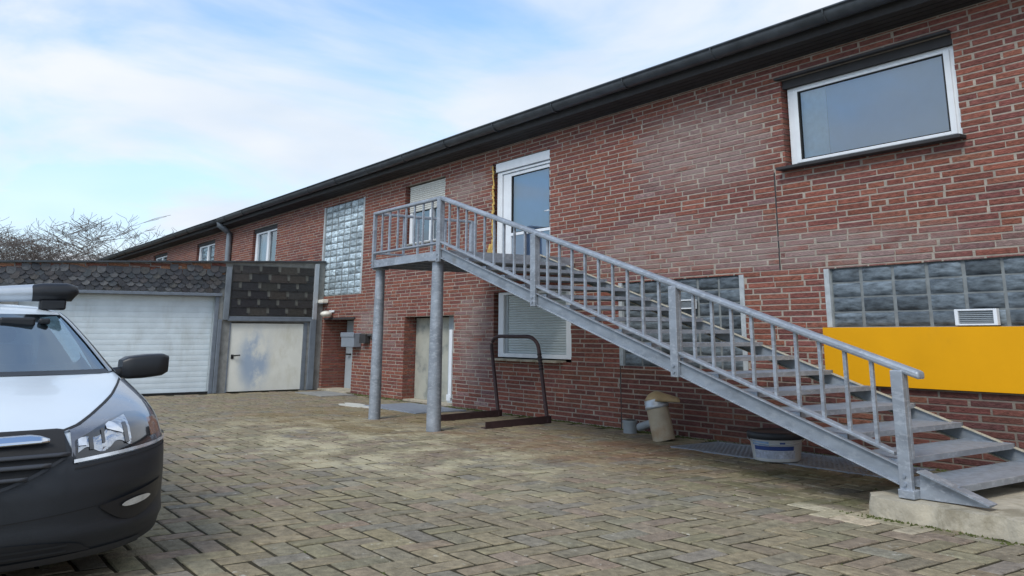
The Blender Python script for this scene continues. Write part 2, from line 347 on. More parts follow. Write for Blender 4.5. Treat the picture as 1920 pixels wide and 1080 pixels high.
def paver_args(r):
    z = random.uniform(-.003, .003); tx, ty = random.uniform(-.004, .004), random.uniform(-.004, .004)
    t = jit(random.choice(PAV_T), .09)
    if 5.2 < r[0] < 6.75 and -3.42 < (r[2] + r[3]) / 2 < -3.05: t = jit((.42, .36, .25), .1)
    return (*r, (z - tx - ty, z + tx - ty, z + tx + ty, z - tx + ty), t)
field = MB()
for i, r in enumerate(pavers):
    a = paver_args(r)
    if i in near: MB().paver(*a).build('paver', M['paver'], pavement, fix=False)
    else: field.paver(*a)
field.build('paver_field', M['paver'], pavement, kind='stuff', fix=False)

# ------------------------------------------------------------------ brick building
XL, XR, ZT = -48.0, 17.0, 5.60
B = thing('brick_building', 'long two-storey red brick building with dark eaves and gutter', 'building', (-15, .2, 0))
DEP = .24
W1 = (2.95, 5.70, 3.955, 5.33); D1 = (-5.14, -2.97, 2.98, 5.28); W2 = (-9.35, -7.25, 3.78, 5.33); G1 = (-14.75, -11.8, 2.67, 5.37)
W4 = (-21.5, -18.95, 3.7, 5.31); W5 = (-29.0, -26.3, 3.7, 5.38); W6 = (-36.9, -34.2, 3.7, 5.42)
L1 = (-5.02, -2.30, 1.06, 2.45); DL = (-9.15, -6.70, 0.0, 2.0); G2 = (-.9, 2.03, 1.05, 2.47); G3 = (3.50, 10.3, 1.68, 2.47); ENT = (-14.30, -12.2, 0.0, 1.99)
HOLES = [W1, D1, W2, G1, W4, W5, W6, L1, DL, G2, G3, ENT]
DEEP = {ENT: .75, DL: .42}
# mortar wall face with openings and reveals
xs = sorted(set([XL, XR] + [v for h in HOLES for v in h[:2]])); zs = sorted(set([-.05, ZT + .05] + [max(v, -.05) for h in HOLES for v in h[2:]]))
wm = MB()
for i in range(len(xs) - 1):
    for k in range(len(zs) - 1):
        mx_, mz_ = (xs[i] + xs[i + 1]) / 2, (zs[k] + zs[k + 1]) / 2
        if any(h[0] < mx_ < h[1] and h[2] < mz_ < h[3] for h in HOLES): continue
        wm.add([(xs[i], 0, zs[k]), (xs[i + 1], 0, zs[k]), (xs[i + 1], 0, zs[k + 1]), (xs[i], 0, zs[k + 1])], [(0, 1, 2, 3)])
for h in HOLES:
    d = DEEP.get(h, DEP); x0, x1, z0, z1 = h
    for q in ([(x0, 0, z0), (x0, 0, z1), (x0, d, z1), (x0, d, z0)], [(x1, 0, z0), (x1, d, z0), (x1, d, z1), (x1, 0, z1)], [(x0, 0, z1), (x1, 0, z1), (x1, d, z1), (x0, d, z1)], [(x0, 0, z0), (x0, d, z0), (x1, d, z0), (x1, 0, z0)]):
        wm.add(q, [(0, 1, 2, 3)])
# back, ends and top of the building's body
wm.add([(XL, 0, -.05), (XL, 9, -.05), (XL, 9, ZT), (XL, 0, ZT)], [(0, 1, 2, 3)])
wm.add([(XR, 0, -.05), (XR, 9, -.05), (XR, 9, ZT), (XR, 0, ZT)], [(3, 2, 1, 0)])
wm.add([(XL, 9, -.05), (XR, 9, -.05), (XR, 9, ZT), (XL, 9, ZT)], [(0, 1, 2, 3)])
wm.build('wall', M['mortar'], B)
# dark rooms behind the openings
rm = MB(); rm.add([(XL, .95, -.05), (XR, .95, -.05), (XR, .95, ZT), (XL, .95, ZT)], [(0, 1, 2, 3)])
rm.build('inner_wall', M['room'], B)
RED = [(.205, .074, .053), (.230, .083, .057), (.185, .068, .053), (.235, .086, .062), (.195, .072, .058), (.165, .064, .054), (.225, .088, .062), (.205, .080, .066)]
GREY = [(.20, .105, .095), (.22, .125, .115), (.175, .09, .085), (.25, .16, .145), (.19, .08, .07)]
def tone_at(x, z):
    g_ = 0
    if -.25 < x < 2.6 and 3.9 < z < 5.2: g_ = .78
    elif -7.1 < x < -5.3 and 4.5 < z < 5.25: g_ = .55
    elif -2.5 < x < 2.7 and 2.5 < z < 3.6: g_ = .42
    elif -6.6 < x < -5.0 and z < 2.3: g_ = .5
    elif -12.0 < x < -9.4 and z > 1.2 and z < 2.4: g_ = .5
    elif x > 2.8 and 2.4 < z < 3.0: g_ = .35
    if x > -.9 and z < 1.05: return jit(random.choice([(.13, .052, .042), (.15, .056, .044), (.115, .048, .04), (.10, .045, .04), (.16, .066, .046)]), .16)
    c = random.choice(GREY) if random.random() < g_ else random.choice(RED)
    return jit(c, .12)
CH, BL, HJ, BJ = .0832, .530, .030, .0190
def cut(rect, h):
    x0, x1, z0, z1 = rect
    if h[0] >= x1 or h[1] <= x0 or h[2] >= z1 or h[3] <= z0: return [rect]
    o = []
    if h[0] > x0: o.append((x0, h[0], z0, z1))
    if h[1] < x1: o.append((h[1], x1, z0, z1))
    a, b = max(x0, h[0]), min(x1, h[1])
    if h[2] > z0: o.append((a, b, z0, h[2]))
    if h[3] < z1: o.append((a, b, h[3], z1))
    return [q for q in o if q[1] - q[0] > .03 and q[3] - q[2] > .012]
bricks = []
row = 0
z = 0.004
JOINTS = [(2.735, 2.5, 3.95), (-.895, 0, 1.05)]
while z < ZT - .02:
    x = XL + random.choice((0, BL / 2, BL / 4, BL * .75)) - BL + random.uniform(-.03, .03); seq = 0
    while x < XR:
        l = BL if (random.random() < .86) else BL / 2
        x0, x1, z0, z1 = x + HJ / 2, x + l - HJ / 2, z + BJ / 2, min(z + CH - BJ / 2, ZT)
        x += l
        if x1 > XR or x0 < XL: continue
        if x1 < -15.2 and z1 < 3.1: continue
        rs = [(x0, x1, z0, z1)]
        for h in HOLES + [(j[0] - .016, j[0] + .016, j[1], j[2]) for j in JOINTS]:
            rs = [q for r in rs for q in cut(r, h)]
        bricks += rs
    z += CH; row += 1
YEL = (3.46, 10.4, .935, 1.675)
scored = []
for i, (x0, x1, z0, z1) in enumerate(bricks):
    if x1 - x0 < .2: continue
    if YEL[0] < x0 and YEL[2] < z1 and z0 < YEL[3]: continue
    p = project(((x0 + x1) / 2, 0, (z0 + z1) / 2))
    if p and 5 < p[0] < 1915 and 5 < p[1] < 1075: scored.append((p[2], i))
nearb = set(i for _, i in sorted(scored)[:300])
bf = MB()
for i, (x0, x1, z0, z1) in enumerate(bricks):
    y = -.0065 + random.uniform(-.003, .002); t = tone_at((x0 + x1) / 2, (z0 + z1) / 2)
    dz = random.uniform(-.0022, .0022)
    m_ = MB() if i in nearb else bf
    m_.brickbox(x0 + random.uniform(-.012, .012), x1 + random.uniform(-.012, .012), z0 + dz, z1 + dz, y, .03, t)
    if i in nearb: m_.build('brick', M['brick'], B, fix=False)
# bricks of the left reveals (they face +x)
for h in HOLES:
    d = DEEP.get(h, DEP); zc = .004 + CH * math.floor((h[2] - .004) / CH)
    k = 0
    while zc < h[3]:
        z0, z1 = max(zc + BJ / 2, h[2]), min(zc + CH - BJ / 2, h[3] - .002); zc += CH; k += 1
        if z1 - z0 < .02: continue
        ys = [0, d] if d < .3 else ([0, d * .32, d * .66, d] if k % 2 else [0, d * .5, d])
        for q in range(len(ys) - 1):
            bf.box(h[0] - .02, h[0] + .012, ys[q] + (.004 if q else -.006), ys[q + 1] - .012, z0, z1, tone=jit(random.choice(RED), .15))
bf.build('brick_field', M['brick'], B, kind='stuff', fix=False)
for (jx, z0, z1) in JOINTS:
    je = MB(); je.box(jx - .012, jx + .012, -.004, .02, z0, z1); je.build('expansion_joint', M['roofdark'], B)

# roof, soffit, gutter
rf = MB(); EY = -.42
rf.prism([(EY, 5.72), (EY, 5.91), (4.6, 7.3), (9.4, 5.95), (9.4, 5.75), (0.0, ZT + .02)], 'x', XL - .3, XR + .3)
roof = rf.build('roof', M['roofsheet'], B)
sf = MB()
nb = 4
for i in range(nb):
    y0, y1 = EY + .02 + (0 - EY) * i / nb, EY - .01 + (0 - EY) * (i + 1) / nb + .02
    zz0 = 5.675 - .06 * i / nb; zz1 = 5.675 - .06 * (i + 1) / nb
    sf.add([(XL, y0, zz0), (XR, y0, zz0), (XR, y1 - .012, zz1), (XL, y1 - .012, zz1), (XL, y0, zz0 + .02), (XR, y0, zz0 + .02), (XR, y1 - .012, zz1 + .02), (XL, y1 - .012, zz1 + .02)],
           [(0, 1, 2, 3), (4, 7, 6, 5), (0, 4, 5, 1), (3, 2, 6, 7)])
sf.build('soffit_boards', M['roofdark'], B)
fb = MB(); fb.box(XL, XR, EY - .03, EY - .002, 5.665, 5.92); fb.build('fascia_board', M['roofdark'], B)
for k, (a, b) in enumerate([(XL - .25, -24.0), (-24.0, XR + .2)]):
    gm = MB(); n = 12; rings = []
    segs = 1 + int((b - a) / 4)
    for i in range(segs + 1):
        x = a + (b - a) * i / segs; sag = random.uniform(-.012, .012)
        prof = []
        for j in range(n + 1):
            th = math.pi * j / n
            prof.append((x, EY - .14 - math.cos(th) * .13, 5.925 + sag - math.sin(th) * .15))
        prof.append((x, EY - .14 + .135, 5.925 + sag)); 
        bead = [(x, EY - .14 - .142, 5.92 + sag), (x, EY - .14 - .147, 5.948 + sag), (x, EY - .14 - .12, 5.948 + sag)]
        rings.append(list(reversed(bead)) + prof)
    gm.grid(rings, smooth=True)
    go = gm.build('gutter', M['gutter'], B)
    so = go.modifiers.new('thick', 'SOLIDIFY'); so.thickness = .008
    x = a + 1.0
    while x < b:
        jb = MB(); jb.tube([(x + .0, EY - .14 - math.cos(math.pi * j / 10) * .137, 5.925 - math.sin(math.pi * j / 10) * .157) for j in range(11)], .014, 6)
        jb.build('gutter_bracket', M['gutter'], go)
        x += 2.1
dp = MB()
dp.tube([(-24.0, EY - .14, 5.80), (-24.0, EY - .14, 5.70), (-24.0, -.22, 5.47), (-24.0, -.14, 5.40), (-24.0, -.13, 5.2), (-24.0, -.13, 3.2)], .11, 12)
dp.build('downpipe', M['pipezinc'], B)

# ---- windows and doors: each a part, its frame the mesh, panes and sills sub-parts
def frame_mesh(mb, x0, x1, z0, z1, y0, y1, fx, fz, fzb=None):
    fzb = fzb or fz
    mb.box(x0, x0 + fx, y0, y1, z0, z1); mb.box(x1 - fx, x1, y0, y1, z0, z1)
    mb.box(x0 + fx, x1 - fx, y0, y1, z1 - fz, z1); mb.box(x0 + fx, x1 - fx, y0, y1, z0, z0 + fzb)
def pane(parent, x0, x1, z0, z1, y, name='pane'):
    m = MB(); m.add([(x0, y, z0), (x1, y, z0), (x1, y, z1), (x0, y, z1)], [(0, 1, 2, 3)]); m.build(name, M['glass'], parent, fix=False)
def sheet(parent, name, x0, x1, z0, z1, y, mm):
    m = MB(); m.box(x0, x1, y, y + .02, z0, z1); return m.build(name, mm, parent)
def slats(parent, name, x0, x1, z0, z1, y, mm, pitch=.05):
    m = MB(); n = max(2, int((z1 - z0) / pitch)); pts = []
    for i in range(n):
        a, b = z0 + (z1 - z0) * i / n, z0 + (z1 - z0) * (i + 1) / n
        for q, dy_ in ((0, .012), (.12, 0.), (.5, -.009), (.88, 0.)): pts.append((a + (b - a) * q, y + dy_))
    pts.append((z1, y + .012))
    m.grid([[(x0, p[1], p[0]), (x1, p[1], p[0])] for p in pts], smooth=False); return m.build(name, mm, parent)

# large upper window
x0, x1, z0, z1 = W1
wm = MB(); frame_mesh(wm, x0 + .05, x1 - .02, z0 + .035, 5.20, .09, .20, .10, .045, .05)
win = wm.build('window', M['white'], B, bevel=.006); win['label'] = 'large white framed upper window'
s2 = MB(); frame_mesh(s2, x0 + .16, x1 - .10, z0 + .088, 5.152, .07, .17, .085, .035, .045); s2.build('sash', M['white'], win, bevel=.008)
gs = MB(); frame_mesh(gs, x0 + .245, x1 - .185, z0 + .133, 5.117, .075, .12, .022, .012); gs.build('gasket', M['blackmatt'], win)
pane(win, x0 + .25, x1 - .19, z0 + .137, 5.114, .10)
sheet(win, 'blind', x0 + .62, x1 - .05, z0 + .05, 5.19, .215, M['blind'])  # added sheet; its blue stands in for sky reflected in the pane
sheet(win, 'curtain', x0 + .18, x0 + .66, z0 + .05, 5.19, .19, M['curtain'])
sb = MB(); sb.box(x0 - .06, x1 + .05, -.16, .10, z0 - .012, z0 + .032); sb.build('sill', M['roofdark'], win, bevel=.006)
sh = MB(); sh.box(x0 - .05, x1 - .005, -.09, .03, 5.335, 5.365); sh.box(x0 + .005, x1 - .005, .03, .19, 5.20, 5.325); sh.build('shutter_box', M['roofdark'], win)
# upper door
x0, x1, z0, z1 = D1
dm = MB(); dm.box(x0 + .12, x0 + .30, .06, .18, z0, 5.06); dm.box(x1 - .06, x1 - .01, .06, .18, z0, 5.06); dm.box(x0 + .30, x1 - .06, .06, .18, 5.01, 5.06)
door = dm.build('door', M['white'], B, bevel=.006); door['label'] = 'white glazed upper door at the stair landing'
bx_ = MB(); bx_.box(x0 + .10, x1 - .005, .02, .17, 5.075, z1 - .01); bx_.build('shutter_box', M['white'], door, bevel=.01)
lf = MB(); lf.box(x0 + .32, x0 + .62, .09, .16, z0 + .03, 5.0); lf.box(x1 - .14, x1 - .065, .09, .16, z0 + .03, 5.0); lf.box(x0 + .62, x1 - .14, .09, .16, 4.93, 5.0); lf.box(x0 + .62, x1 - .14, .09, .16, z0 + .03, z0 + .12); lf.box(x0 + .62, x1 - .14, .09, .16, 3.63, 3.69); lf.build('leaf', M['white'], door, bevel=.006)
gk = MB(); frame_mesh(gk, x0 + .62, x1 - .14, 3.69, 4.93, .10, .14, .03, .015); gk.build('gasket', M['blackmatt'], door)
pane(door, x0 + .63, x1 - .15, 3.70, 4.92, .12); pane(door, x0 + .63, x1 - .15, z0 + .12, 3.63, .12)
sheet(door, 'blind', x0 + .5, x1 - .08, z0 + .1, 4.98, .19, M['blind'])  # added sheet behind the door glass, coloured like the reflected sky
hd = MB(); hd.tube([(x1 - .10, .09, 4.02), (x1 - .10, .03, 4.02), (x1 - .22, .025, 4.02)], .016, 8); hd.build('handle', M['alu'], door)
fo = MB()
zq = 3.0
while zq < 5.2:
    h_ = random.uniform(.05, .16)
    fo.tube([(x0 + .05 + random.uniform(-.02, .02), -.01 + random.uniform(-.015, .02), zq), (x0 + .055 + random.uniform(-.02, .02), -.012, zq + h_)], [.012 + random.uniform(0, .022), .012 + random.uniform(0, .022)], 7)
    zq += h_ * .85
fo.tube([(x0 - .02, -.03, 3.12), (x0 - .02, -.035, 3.3), (x0, -.03, 3.5)], [.04, .07, .03], 8)
fo.build('foam_strip', M['foam'], door)
# shuttered window behind the landing
x0, x1, z0, z1 = W2
wm = MB(); frame_mesh(wm, x0 + .10, x1 - .03, z0 + .02, 5.30, .10, .19, .14, .05); wm.box((x0 + x1) / 2 + .1, (x0 + x1) / 2 + .26, .10, .19, z0 + .07, 5.25)
win = wm.build('window', M['white'], B, bevel=.005); win['label'] = 'window behind the landing, its shutter half down'
slats(win, 'roller_shutter', x0 + .12, x1 - .05, 4.62, 5.30, .085, M['shutterw'], .052)
pane(win, x0 + .2, x1 - .1, z0 + .06, 4.7, .15); sb = MB(); sb.box(x0 - .03, x1 + .03, -.08, .1, z0 - .02, z0 + .018); sb.build('sill', M['render'], win)
# three small far windows
for k, (x0, x1, z0, z1) in enumerate((W4, W5, W6)):
    wm = MB(); frame_mesh(wm, x0 + .12, x1 - .02, z0 + .02, z1 - .14, .08, .19, .22, .06); wm.box(x0 + 1.35, x0 + 1.55, .08, .19, z0 + .08, z1 - .2)
    win = wm.build('window', M['white'], B)
    pane(win, x0 + .3, x1 - .2, z0 + .07, z1 - .2, .14); sheet(win, 'curtain', x0 + .3, x0 + 1.3, z0 + .06, z1 - .2, .26, M['curtain'])
    q = MB(); q.box(x0 + .01, x1 - .01, .05, .2, z1 - .137, z1 - .005); q.build('shutter_box', M['roofdark'], win)
# lower window with closed blind
x0, x1, z0, z1 = L1
wm = MB(); frame_mesh(wm, x0 + .13, x1 - .01, z0 + .055, z1 - .01, .035, .19, .20, .055, .08)
win = wm.build('window', M['white'], B, bevel=.006); win['label'] = 'white lower window with a closed slatted blind'
g2 = MB(); g2.box(x0 + .33, x0 + .42, .085, .15, z0 + .136, z1 - .066); g2.box(x0 + .42, x1 - .21, .12, .15, z0 + .136, z1 - .066); g2.build('sash', M['greydoor'], win)
slats(win, 'slatted_blind', x0 + .42, x1 - .16, z0 + .135, z1 - .075, .105, M['shutter'], .048)
sb = MB(); sb.box(x0 + .04, x1 - .25, -.17, .07, z0 - .012, z0 + .03); sb.build('sill', M['concrete'], win, bevel=.006)
# lower beige door in its recess
x0, x1, z0, z1 = DL; d = DEEP[DL]
dm = MB(); dm.box(x0 + .03, x1 - .75, d - .10, d - .03, .03, z1 - .03)
door = dm.build('door', M['beigedoor'], B, bevel=.005); door['label'] = 'weathered beige lower door in a brick recess'
fr = MB(); fr.box(x1 - .74, x1 - .50, d - .12, d - .02, 0, z1 - .01); fr.build('frame', M['greydoor'], door)
bk = MB(); bk.box(x1 - .49, x1 - .02, d - .05, d - .01, 0, z1 - .01); bk.build('side_panel', M['room'], door)
pp = MB(); pp.box(x1 - .16, x1 - .03, -.02, .02, .18, 1.68); pp.box(x1 - .22, x1 - .05, -.03, .03, .12, .25); pp.build('edge_strip', M['white'], door)
st = MB(); st.box(x0 + .01, x1 - .01, .02, d, -.01, .03); st.build('threshold', M['concrete'], door)
# entrance recess at the garage corner
x0, x1, z0, z1 = ENT; d = DEEP[ENT]
dm = MB(); dm.box(x0 + .02, x0 + .25, d - .04, d + .01, .02, z1 - .02)
door = dm.build('door', M['roofdark'], B); door['label'] = 'dark entrance doorway beside the garage'
fr = MB(); fr.box(x0 + .26, x0 + .75, d - .14, d, 0, z1 - .03); fr.box(x0 + .75, x1 - .02, d - .05, d, 0, z1 - .03); fr.build('frame', M['greydoor'], door, bevel=.006)
hd = MB(); hd.tube([(x0 + .64, d - .14, 1.0), (x0 + .64, d - .22, 1.0), (x0 + .5, d - .22, 1.0)], .025, 8); hd.build('handle', M['blackmatt'], door)
st = MB(); st.box(x0 + .02, x1 - .02, -.12, d - .15, -.01, .045); st.build('threshold', M['concrete'], door, bevel=.01)
lt = MB(); lt.box(x0 + .01, x1 + .10, -.035, .0, z1 - .002, z1 + .05); lt.build('lintel', M['roofdark'], door)

# ---- glass block windows: building > window > glass block
def glass_blocks(rect, cols, rows, mm, jm, edge, label, skip=()):
    x0, x1, z0, z1 = rect
    m = MB(); m.box(x0, x1, .035, .12, z0, z1)
    o = m.build('glass_block_window', jm, B); o['label'] = label
    e = MB(); e.box(x0 - .002, x0 + edge, -.012, .034, z0, z1); e.build('edge_strip', M['gjoint_pale'], o)
    if x1 < 3: 
        e = MB(); e.box(x1 - edge, x1 + .002, -.012, .034, z0, z1); e.build('edge_strip', M['gjoint_pale'], o)
    a, b = x0 + edge, x1 - (edge if x1 < 3 else 0)
    cw, rh = (b - a) / cols, (z1 - z0) / rows
    bw, bh = cw * .90, rh * .89
    bm_ = MB(); n = 6; pts = []
    for i in range(n + 1):
        rowp = []
        for j in range(n + 1):
            u, v = i / n * 2 - 1, j / n * 2 - 1
            y = 0.0 + .024 * max(abs(u), abs(v)) ** 10 - .003 * math.cos(u * 1.5) * math.cos(v * 1.5)
            rowp.append((u * bw / 2, y, v * bh / 2))
        pts.append(rowp)
    bm_.grid(pts, smooth=True)
    src = None
    for c in range(cols):
        for r_ in range(rows):
            if (c, r_) in skip: continue
            loc = (a + (c + .5) * cw + random.uniform(-.006, .006), .006 + random.uniform(-.003, .003), z0 + (r_ + .5) * rh + random.uniform(-.002, .002))
            if src is None:
                src = bm_.build('glass_block', mm, None, loc=(0, 0, 0)); src.location = loc
                WL[src.name] = Vector(loc); src.parent = o; src.matrix_parent_inverse = Matrix.Translation(-WL[o.name])
            else: inst(src, 'glass_block', loc, o)
    return o
glass_blocks(G1, 6, 14, M['gblock'], M['gjoint'], .10, 'tall pale glass block window above the entrance')
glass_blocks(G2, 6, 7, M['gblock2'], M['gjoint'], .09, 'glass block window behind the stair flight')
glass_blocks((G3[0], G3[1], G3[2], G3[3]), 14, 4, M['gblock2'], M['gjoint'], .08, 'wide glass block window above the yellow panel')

# ------------------------------------------------------------------ things fixed to the wall
y_ = MB(); y_.box(YEL[0], YEL[1], -.075, -.02, YEL[2], YEL[3])
tag(y_.build('wall_panel', M['yellow'], None, bevel=.004), 'plain bright yellow panel on the brick wall right of the stairs', 'panel')
def vent(x0, x1, z0, z1, label):
    t = thing('vent_grille', label, 'vent', ((x0 + x1) / 2, -.02, z0))
    m = MB(); frame_mesh(m, x0, x1, z0, z1, -.07, -.005, .045, .02); m.build('frame', M['white'], t, bevel=.004)
    b_ = MB(); b_.box(x0 + .045, x1 - .045, -.03, -.008, z0 + .02, z1 - .02); b_.build('backing', M['greyplastic'], t)
    n = 6
    for i in range(n):
        zc = z0 + .03 + (z1 - z0 - .06) * (i + .5) / n
        s_ = MB(); s_.add([(x0 + .045, -.055, zc - .008), (x1 - .045, -.055, zc - .008), (x1 - .045, -.035, zc + .008), (x0 + .045, -.035, zc + .008)], [(0, 1, 2, 3)]); s_.build('louvre', M['greyplastic'], t)
vent(5.38, 5.90, 1.69, 1.88, 'white framed vent grille in the glass blocks above the yellow panel')
vent(.62, 1.02, 1.98, 2.13, 'small white framed vent in the glass blocks behind the stairs')
t = thing('letter_box', 'grey metal box on the brick wall right of the entrance', 'box', (-12.0, 0, 1.2))
m = MB(); m.box(-12.46, -11.62, -.24, -.014, 1.23, 1.60); m.build('body', M['mailbox'], t, bevel=.015)
m = MB(); m.box(-12.48, -11.60, -.26, -.241, 1.50, 1.62); m.build('lid', M['mailbox'], t, bevel=.01)
t = thing('meter_box', 'small dark bracket box beside the grey box on the wall', 'box', (-11.1, 0, 1.3))
m = MB(); m.box(-11.45, -11.08, -.16, -.014, 1.34, 1.58); m.build('body', M['roofdark'], t, bevel=.012)
m = MB(); m.tube([(-11.08, -.07, 1.54), (-10.85, -.07, 1.55), (-10.8, -.07, 1.45)], .035, 8); m.build('conduit', M['roofdark'], t)
t = thing('wall_lamp', 'white globe wall lamp above the dark entrance', 'lamp', (-13.7, 0, 2.1))
m = MB(); m.box(-13.9, -13.55, -.05, -.014, 2.19, 2.25); m.build('bracket', M['white'], t, bevel=.01)
m = MB()
m.grid([[(-13.72 + .17 * math.sin(a) * math.cos(b), -.20 + .17 * math.sin(a) * math.sin(b), 2.145 + .085 * math.cos(a)) for b in [k * math.pi / 8 for k in range(16)]] for a in [.001 + k * (math.pi - .002) / 9 for k in range(10)]], closed=True)
m.build('globe', M['lampwhite'], t)
t = thing('sensor_light', 'small cream box light under the glass block window', 'lamp', (-14.3, 0, 2.5))
m = MB(); m.box(-14.44, -14.05, -.20, -.014, 2.47, 2.57); m.build('housing', M['lampwhite'], t, bevel=.015)
m = MB(); m.box(-14.40, -14.09, -.18, -.03, 2.445, 2.469); m.build('sensor', M['greyplastic'], t)

# ------------------------------------------------------------------ garage wing
GX = -14.46
G = thing('garage', 'low flat-roofed garage with slate-clad parapet and white doors', 'garage', (-17, -6, 0))
GD = (-7.95, -3.12, 2.60); WD = (-2.72, -.47, 1.90)
YL = -13.0
def gtop(y): return 3.70 + (y + .2) * .043
m = MB()
def gq(ya, yb, za, zb): m.add([(GX, ya, za), (GX, yb, za), (GX, yb, zb), (GX, ya, zb)], [(0, 1, 2, 3)])
gq(YL, GD[0], -.05, 3.1); gq(GD[0], GD[1], GD[2], 3.1); gq(GD[1], WD[0], -.05, 3.1); gq(WD[0], WD[1], WD[2], 3.1); gq(WD[1], 0, -.05, 3.1)
m.add([(GX, YL, 3.1), (GX, 0, 3.1), (GX, 0, gtop(0) - .03), (GX, YL, gtop(YL) - .03)], [(0, 1, 2, 3)])
for (ya, yb, zt) in (GD, WD):
    for q in ([(GX, ya, -.05), (GX, ya, zt), (GX - .3, ya, zt), (GX - .3, ya, -.05)], [(GX, yb, -.05), (GX - .3, yb, -.05), (GX - .3, yb, zt), (GX, yb, zt)], [(GX, ya, zt), (GX, yb, zt), (GX - .3, yb, zt), (GX - .3, ya, zt)]): m.add(q, [(0, 1, 2, 3)])
m.add([(GX, YL, -.05), (GX, YL, gtop(YL)), (-24, YL, gtop(YL)), (-24, YL, -.05)], [(0, 1, 2, 3)])
m.add([(-24, YL, -.05), (-24, 0, -.05), (-24, 0, gtop(0)), (-24, YL, gtop(YL))], [(0, 1, 2, 3)])
m.build('wall', M['render'], G)
m = MB(); m.add([(GX, YL, gtop(YL) - .25), (GX, 0, gtop(0) - .25), (-24, 0, gtop(0) - .25), (-24, YL, gtop(YL) - .25)], [(0, 1, 2, 3)]); m.build('roof', M['roofsheet'], G)
# coping along the parapet
m = MB(); m.add([(GX + .10, YL, gtop(YL) - .03), (GX + .10, -.02, gtop(0) - .03), (GX - .2, -.02, gtop(0) - .03), (GX - .2, YL, gtop(YL) - .03), (GX + .10, YL, gtop(YL) + .01), (GX + .10, -.02, gtop(0) + .01), (GX - .2, -.02, gtop(0) + .01), (GX - .2, YL, gtop(YL) + .01)],
      [(0, 1, 2, 3), (4, 7, 6, 5), (0, 4, 5, 1), (1, 5, 6, 2), (2, 6, 7, 3), (3, 7, 4, 0)])
m.build('coping', M['gutter'], G)
# bare brick strip under the coping, seen where slates are missing
m = MB()
for r_ in range(4):
    y = -9.2 + (.26 if r_ % 2 else 0)
    while y < -2.98:
        zt_ = gtop(y) - .04 - r_ * .083
        m.box(GX - .03, GX + .012, y + .012, min(y + .515, -2.97), zt_ - .076, zt_ - .006, tone=jit(random.choice([(.22, .10, .06), (.27, .14, .085), (.18, .075, .055)]), .15)); y += .53
m.build('brick_strip', M['brick'], G, kind='stuff')
# slates, left field: rounded overlapping scales; right field: wide dark slates on a paler board
SL = [(.055, .06, .066), (.075, .078, .084), (.045, .045, .048), (.085, .088, .09), (.06, .055, .05), (.038, .038, .04)]
def scale_mesh(w_, h_, pt, tone):
    q = MB(); hw_ = w_ / 2
    poly = [(-hw_, h_), (hw_, h_), (hw_, h_ * .36), (hw_ * .55, h_ * .08), (0, 0), (-hw_ * .55, h_ * .08), (-hw_, h_ * .36)]
    tilt = .04
    f = [(tilt * (1 - p[1] / h_) + .018, p[0], p[1]) for p in poly]; b = [(v[0] - .012, v[1], v[2]) for v in f]; n = len(poly)
    q.add(f + b, [tuple(range(n)), tuple(reversed(range(n, 2 * n)))] + [(i, i + n, (i + 1) % n + n, (i + 1) % n) for i in range(n)], tone=tone)
    return q
variants = []
for k in range(10): variants.append(scale_mesh(.212, .185, 1, jit(random.choice(SL), .15)))
vobj = [None] * 10
rows_ = 7
for r_ in range(rows_):
    y = -9.4 + (.107 if r_ % 2 else 0)
    while y < -3.02:
        zb = 2.69 + r_ * .112
        if zb + .17 > gtop(y) - .05: 
            y += .215; continue
        gone = (r_ == 6 and random.random() < .35) or (r_ == 5 and random.random() < .2) or (r_ >= 5 and (-8.4 < y < -7.6 or -5.6 < y < -4.5)) or (r_ == 4 and -8.4 < y < -7.9)
        if not gone:
            k = random.randrange(10); loc = (GX + random.uniform(-.003, .006), y, zb + random.uniform(-.012, .012))
            if vobj[k] is None:
                o = variants[k].build('slate', M['slategrey'], None); o.location = loc; WL[o.name] = Vector(loc); o.parent = G; o.matrix_parent_inverse = Matrix.Translation(-WL[G.name]); vobj[k] = o
            else: o = inst(vobj[k], 'slate', loc, G)
            o.rotation_euler = (random.uniform(-.07, .07), random.uniform(-.10, .10), random.uniform(-.14, .14))
        y += .215
m = MB(); m.box(GX - .02, GX + .02, -2.76, -.30, 2.06, 3.50); m.build('backing_board', mat('slate_board', (.15, .15, .135), .9, noise=(6, .25)), G)
SD = [(.026, .024, .023), (.034, .032, .030), (.022, .022, .024), (.045, .04, .034)]
for r_ in range(6):
    zb = 2.085 + r_ * .237; y = -2.76 - (.28 if r_ % 2 else 0)
    while y < -.36:
        a, b = max(y, -2.75), min(y + .465, -.32); y += .56
        if b - a < .08: continue
        zt_ = min(zb + .222, 3.48)
        if zt_ - zb < .1: continue
        q = MB(); zz_ = zb + random.uniform(-.008, .008)
        zm_ = zz_ + (zt_ - zz_) * .3; a2, b2 = max(a - .042, -2.75), min(b + .042, -.32)
        pol = [(a2, zz_), (b2, zz_), (b2, zm_), (b, zm_), (b, zt_), (a, zt_), (a, zm_), (a2, zm_)]
        fr_ = [(GX + .052 - .022 * (p[1] - zz_) / (zt_ - zz_), p[0], p[1]) for p in pol]; bk_ = [(GX + .021, p[0], p[1]) for p in pol]
        q.add(fr_ + bk_, [tuple(range(8)), tuple(reversed(range(8, 16)))] + [(i, i + 8, (i + 1) % 8 + 8, (i + 1) % 8) for i in range(8)], tone=jit(random.choice(SD), .15))
        q.build('slate', M['slategrey'], G)
        # tail of the row above laps over the joint
m = MB(); m.box(GX - .005, GX + .10, -9.6, -3.02, 2.605, 2.685); m.build('lintel', M['zincbar'], G, bevel=.008)
m = MB(); m.box(GX - .005, GX + .09, -2.82, -.34, 1.935, 2.01); m.box(GX + .0, GX + .07, -2.80, -.36, 2.012, 2.06); m.build('lintel', M['zincbar'], G, bevel=.006)
